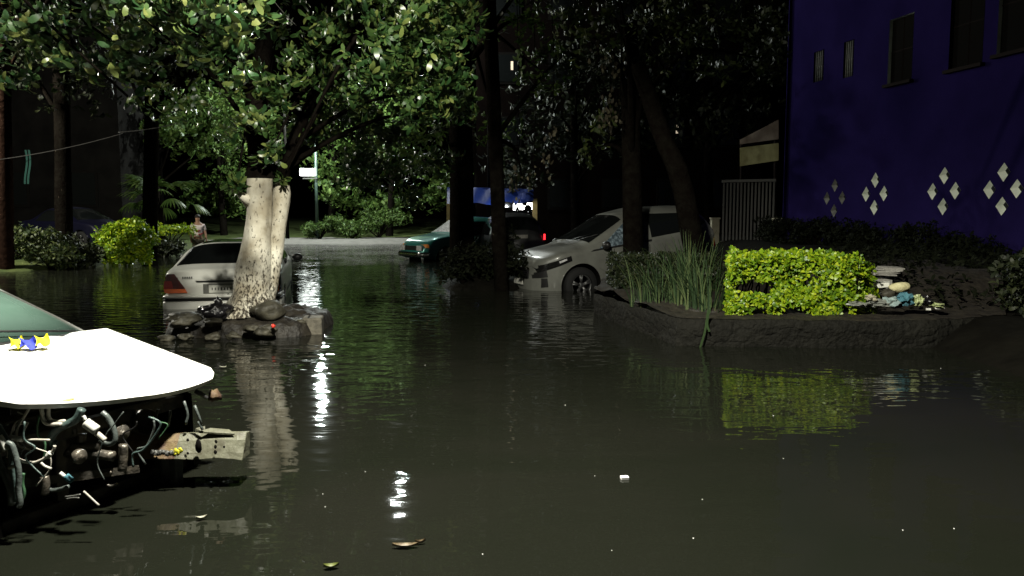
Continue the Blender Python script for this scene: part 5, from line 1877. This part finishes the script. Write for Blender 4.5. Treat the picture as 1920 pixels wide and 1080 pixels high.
# market stall with blue tarpaulin, lit inside
st = thing('market_stall', 'roadside stall under a blue tarpaulin, brightly lit inside', 'stall', (.1, 31, .1))
a0, a1, b1, b0 = U(838, 350, 30.2), U(1000, 356, 30.2), U(1000, 376, 29.4), U(838, 382, 29.4)
P = []
for i in range(9):
    row = []
    for j in range(25):
        p = a0.lerp(a1, j / 24).lerp(b0.lerp(b1, j / 24), i / 8)
        p.z -= .10 * math.sin(j / 24 * PI * 3) ** 2 * (i / 8)
        p.y += .08 * math.sin(j * 1.3 + i * .4)
        row.append(p)
    P.append(row)
mb = MB().grid(P)
c0, c1 = U(838, 350, 32.6), U(1000, 355, 32.6)
mb.grid([[a0.lerp(a1, j / 24) for j in range(25)], [c0.lerp(c1, j / 24) for j in range(25)]])
mb.build('tarpaulin', MT['tarp'], st)
mb = MB()
for px in (842, 1003):
    a = U(px, 372, 30.0)
    MB().box((a.x, 30.0, (a.z + gz(a.x, 30)) / 2), (.18, .18, a.z - gz(a.x, 30))).build('post', MT['stall_post'], st, smooth=False, bevel=.01)
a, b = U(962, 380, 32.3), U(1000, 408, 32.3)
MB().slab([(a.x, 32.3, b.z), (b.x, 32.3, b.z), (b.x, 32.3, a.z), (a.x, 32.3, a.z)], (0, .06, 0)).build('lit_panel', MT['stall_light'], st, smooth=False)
mb = MB()
for (px, py, r) in ((984, 381, .10), (990, 390, .13), (976, 404, .22), (991, 405, .20), (964, 402, .17), (983, 398, .12), (970, 392, .07), (996, 396, .08), (967, 383, .05)):
    c = U(px, py, 31.9)
    mb.blob(c, (r, r * .7, r), px, .25, 2)
mb.build('hanging_goods', MT['black'], st)
mb = MB()
a, b = U(842, 425, 30.4), U(1001, 425, 30.4)
mb.box(((a.x + b.x) / 2, 30.4, .45), (b.x - a.x, .6, .9))
mb.build('counter', MT['black_paint'], st, smooth=False, bevel=.02)
sl = bpy.data.objects.new('stall_bulb', bpy.data.lights.new('stall_bulb', 'POINT'))
sl.data.energy, sl.data.color, sl.data.shadow_soft_size = 60, (.9, .95, 1.0), .1
COL.objects.link(sl)
sl.parent = st
sl.location = U(945, 385, 28.9) - st.location


# ---- lamps
def street_lamp(name, lab, base, head, arm_from, watts, col, r=.09, glass='lamp_glass', pole='pole_green', hs_=(.5, .22), soft=.12, spot=None):
    t = thing(name, lab, 'street lamp', base, 'street lamps')
    b, h = Vector(base), Vector(head)
    MB().tube([b, (b.x, b.y, arm_from)], [r, r * .6], 12).build('pole', MT[pole], t)
    MB().tube(smooth_pts([(b.x, b.y, arm_from - .05), Vector((b.x, b.y, h.z + .1)).lerp(h, .35), h + Vector((0, 0, .06))], 6), r * .4, 8).build('arm', MT[pole], t)
    hd = MB().box((h.x, h.y, h.z + .06), (hs_[0], hs_[1], .10)).build('lamp_head', MT['frame_dark'], t, smooth=False, bevel=.02)
    MB().box((h.x, h.y, h.z - .005), (hs_[0] * .8, hs_[1] * .8, .03)).build('lens', MT[glass], hd, smooth=False)
    ld = bpy.data.lights.new('lamp_light', 'SPOT' if spot else 'POINT')
    if spot:
        ld.spot_size, ld.spot_blend = R(spot[0]), spot[1]
    ld.energy, ld.color, ld.shadow_soft_size = watts, col, soft
    lo = bpy.data.objects.new('lamp_light', ld)
    COL.objects.link(lo)
    lo.parent = t
    lo.location = h - b - Vector((0, 0, .2))
    return t


street_lamp('street_lamp', 'tall street lamp over the wreck, out of view above', (-4.2, 1.0, -.5), (-.55, 3.2, 5.0), 4.8, KEY, (1.0, .97, .83), spot=(171, .2))
p1 = U(590, 180, 38)
street_lamp('street_lamp', 'tall lamp behind the leaves at the far side of the road', (p1.x - 1.55, 38.4, .2), (p1.x, 38, 7.6), 7.4, 5200, (.9, 1.0, .93), glass='lamp_glass_far', hs_=(.6, .3), pole='black')
p2 = U(735, 20, 31)
street_lamp('street_lamp', 'highest lamp above the top of the picture, behind the leaves', (p2.x + 3.6, 32.5, -.4), (p2.x, 31, 9.8), 9.6, 1800, (.95, 1.0, .95), glass='lamp_glass_far', hs_=(.5, .25), pole='black')
street_lamp('street_lamp', 'street lamp off to the left over the golden shrub', (-17, 17.5, .2), (-14.6, 17.5, 6.0), 5.9, 4200, (1.0, .97, .82))
# the low box lamp that shows between the leaves
bp = U(595, 440, 39.5)
bl = thing('box_lamp', 'white box lamp on a green pole across the water', 'street lamp', (bp.x, 39.5, .2), 'street lamps')
tp = U(594, 268, 39.5)
MB().tube([(bp.x, 39.5, .2), (bp.x, 39.5, tp.z)], [.09, .07], 10).build('pole', MT['pole_green'], bl)
a, b = U(563, 330, 39.5), U(593, 316, 39.5)
hd = MB().box(((a.x + b.x) / 2, 39.5, (a.z + b.z) / 2), (b.x - a.x, .3, b.z - a.z)).build('lamp_box', MT['lamp_box'], bl, smooth=False, bevel=.03)
MB().box(((a.x + b.x) / 2 + .1, 39.5, a.z - .12), (.7, .25, .05)).build('bracket', MT['gate_metal'], bl, smooth=False)
ld = bpy.data.lights.new('lamp_light', 'POINT')
ld.energy, ld.color, ld.shadow_soft_size = 45, (.9, 1, .93), .5
lo = bpy.data.objects.new('lamp_light', ld)
COL.objects.link(lo)
lo.parent = bl
lo.location = Vector(((a.x + b.x) / 2, 38.9, (a.z + b.z) / 2)) - bl.location

# ---- overhead wires
mb = MB().tube(bez(U(-60, 306, 12), U(230, 250, 14), 16, -.06), .006, 5)
mb.tube(bez(U(222, 248, 14), U(345, 228, 15.5), 10, -.03), .008, 5)
mesh_thing('overhead_wire', mb, MT['wire'], 'pale sagging wire crossing the left of the picture', 'wire')
mb = MB().tube(bez(U(505, -10, 9), U(556, 48, 9.6), 8, -.02), .004, 5)
mesh_thing('loose_cable', mb, MT['wire'], 'short thin cable slanting down at the top, left of centre', 'wire')
mb = MB()
for dx in (0, 6):
    a, b = U(46 + dx, 281, 13), U(47 + dx, 345, 13)
    P = [[a.lerp(b, t) + Vector((.02 * math.sin(t * 5), 0, 0)), a.lerp(b, t) + Vector((.026 + .02 * math.sin(t * 5), .01, 0))] for t in np.linspace(0, 1, 8)]
    mb.grid(P)
mesh_thing('hanging_strip', mb, MT['teal_cloth'], 'teal cloth strip hanging from the wire at the left', 'strip')

# ---- person wading behind the sedan
pp_ = U(371, 432, 28.0)
H0 = Vector((pp_.x, 28.0, -.42))
per = thing('person', 'person in white and red top and olive trousers wading behind the silver sedan', 'person', H0)


def skin_fig(name, verts, edges, radii, m, parent, sub=2, root=0):
    me = bpy.data.meshes.new(name)
    me.from_pydata([Vector(v) for v in verts], edges, [])
    o = bpy.data.objects.new(name, me)
    COL.objects.link(o)
    o.parent = parent
    bm_ = bmesh.new()
    bm_.from_mesh(me)
    ly = bm_.verts.layers.skin.verify()
    for v, r in zip(bm_.verts, radii):
        v[ly].radius = (r, r) if not hasattr(r, '__len__') else r
        v[ly].use_root = v.index == root
    bm_.to_mesh(me)
    bm_.free()
    me.materials.append(m)
    o.modifiers.new('skin', 'SKIN')
    s_ = o.modifiers.new('sub', 'SUBSURF')
    s_.levels = s_.render_levels = sub
    return o


bodyv = [(0, 0, .92), (0, 0, 1.1), (0, 0, 1.32), (0, 0, 1.45), (0, -.01, 1.53), (0, -.02, 1.62), (0, -.01, 1.70),
         (.18, 0, 1.40), (.24, -.02, 1.14), (.25, -.10, .90), (.25, -.16, .83), (-.18, 0, 1.40), (-.25, .01, 1.13), (-.24, -.05, .88), (-.24, -.07, .80),
         (.10, 0, .86), (.11, -.04, .48), (.11, .02, .08), (.11, -.12, .03), (-.10, 0, .86), (-.11, .05, .48), (-.11, .12, .08), (-.11, -.02, .03)]
bede = [(0, 1), (1, 2), (2, 3), (3, 4), (4, 5), (5, 6), (3, 7), (7, 8), (8, 9), (9, 10), (3, 11), (11, 12), (12, 13), (13, 14), (0, 15), (15, 16), (16, 17), (17, 18), (0, 19), (19, 20), (20, 21), (21, 22)]
brad = [.13, .12, .14, .09, .055, .085, .075, .06, .045, .035, .03, .06, .045, .035, .03, .085, .06, .045, .035, .085, .06, .045, .035]
skin_fig('body', bodyv, bede, brad, MT['skin'], per)
skin_fig('shirt', [(0, 0, .98), (0, 0, 1.12), (0, 0, 1.32), (0, 0, 1.44), (.18, 0, 1.40), (.225, -.01, 1.2), (-.18, 0, 1.40), (-.23, .005, 1.2)], [(0, 1), (1, 2), (2, 3), (3, 4), (4, 5), (3, 6), (6, 7)], [.155, .145, .165, .105, .08, .07, .08, .07], MT['shirt'], per)
mb = MB()
for (x, z, w) in ((-.02, 1.16, .2), (.05, 1.05, .22)):
    P = [[(x + w * (t - .5), -.165 + .5 * (t - .5) ** 2 - (.02), z + .06 * t), (x + w * (t - .5), -.165 + .5 * (t - .5) ** 2 - .02, z + .05 + .06 * t)] for t in np.linspace(0, 1, 7)]
    mb.grid(P)
mb.build('shirt_stripe', MT['shirt_red'], per, world=False)
skin_fig('trousers', [(0, 0, .95), (.10, 0, .85), (.11, -.04, .48), (.11, .015, .16), (-.10, 0, .85), (-.11, .05, .48), (-.11, .11, .16)], [(0, 1), (1, 2), (2, 3), (0, 4), (4, 5), (5, 6)], [.155, .115, .085, .075, .115, .085, .075], MT['trousers'], per)
MB().blob((0, .005, 1.70), (.098, .105, .085), 2, .06, 3, flat=.35).build('hair', MT['hair'], per, world=False)
per.rotation_euler = (0, 0, R(35))

# ------------------------------------------------------------------ floating litter
c = G(1171, 898)
mb = MB().box((c.x, c.y, .006), (.042, .03, .016), rz=.15, rx=.08).blob((c.x - .010, c.y, .012), (.014, .012, .006), 2, .2, 2)
mesh_thing('foam_chunk', mb, MT['foam'], 'white foam chunk floating in the open water, right of centre', 'foam', smooth=False, bevel=.004)


def flat_leaf(name, lab, px, py, L, W, rz, m, curl=.02):
    c = G(px, py)
    P = []
    M = Matrix.Rotation(rz, 3, 'Z')
    for i in range(9):
        t = i / 8
        w = W * math.sin(PI * min(1, t * .96 + .03)) ** .8
        row = []
        for j in range(5):
            s_ = -1 + j / 2
            v = M @ Vector(((t - .5) * L, s_ * w / 2, 0))
            row.append((c.x + v.x, c.y + v.y, .006 + curl * (s_ * s_ * .6 + (t - .5) ** 2 * 1.5)))
        P.append(row)
    mesh_thing(name, MB().grid(P), MT[m], lab, 'leaf', 'leaves afloat on the water')


flat_leaf('floating_leaf', 'curled brown dead leaf floating near the bottom, left of centre', 760, 1028, .11, .032, .08, 'leaf_dead', .02)
flat_leaf('floating_leaf', 'short tan leaf touching the curled brown one', 788, 1021, .045, .016, .35, 'leaf_dead')
flat_leaf('floating_leaf', 'yellow-green leaf floating at the bottom left of centre', 621, 1067, .06, .03, .25, 'leaf_fallen')
flat_leaf('floating_leaf', 'pale leaf floating beside the reflection of the bumper beam', 378, 976, .05, .022, .5, 'leaf_pale')
flat_leaf('floating_leaf', 'small pale leaf at the tip of the white bonnet', 418, 691, .06, .02, .1, 'leaf_pale')
mb = MB()
for (px, py) in ((610, 951), (605, 927), (685, 885), (1115, 893), (1317, 937), (1147, 1033), (1693, 995), (1789, 992), (1469, 860), (797, 685), (1764, 691), (1300, 1010), (905, 1040), (1450, 780), (1060, 760)):
    c = G(px, py)
    r = .0017 * c.y ** .5
    mb.blob((c.x, c.y, .002), (r, r, r * .6), px, .3, 1)
o = mb.build('floating_specks', MT['foam'])
tag(o, 'tiny pale specks of litter scattered over the water', 'litter', kind='stuff')

# ------------------------------------------------------------------ night sky and moon
w = bpy.data.worlds.new('World')
sc.world = w
w.use_nodes = True
nt = w.node_tree
sky = nt.nodes.new('ShaderNodeTexSky')
sky.sky_type = 'NISHITA'
sky.sun_disc = False
sky.sun_elevation = R(-4)
sky.sun_rotation = R(200)
bg = nt.nodes['Background']
nt.links.new(sky.outputs[0], bg.inputs['Color'])
bg.inputs['Strength'].default_value = SKY
sc.view_settings.view_transform = 'Standard'
sc.view_settings.look = 'None'
sc.view_settings.exposure = 0
sc.view_settings.gamma = 1
sc.cycles.use_denoising = True
sc.cycles.max_bounces = 6
sc.cycles.diffuse_bounces = 2
sc.cycles.glossy_bounces = 4
sc.cycles.caustics_reflective = False
sc.cycles.caustics_refractive = False
sc.cycles.sample_clamp_indirect = 4
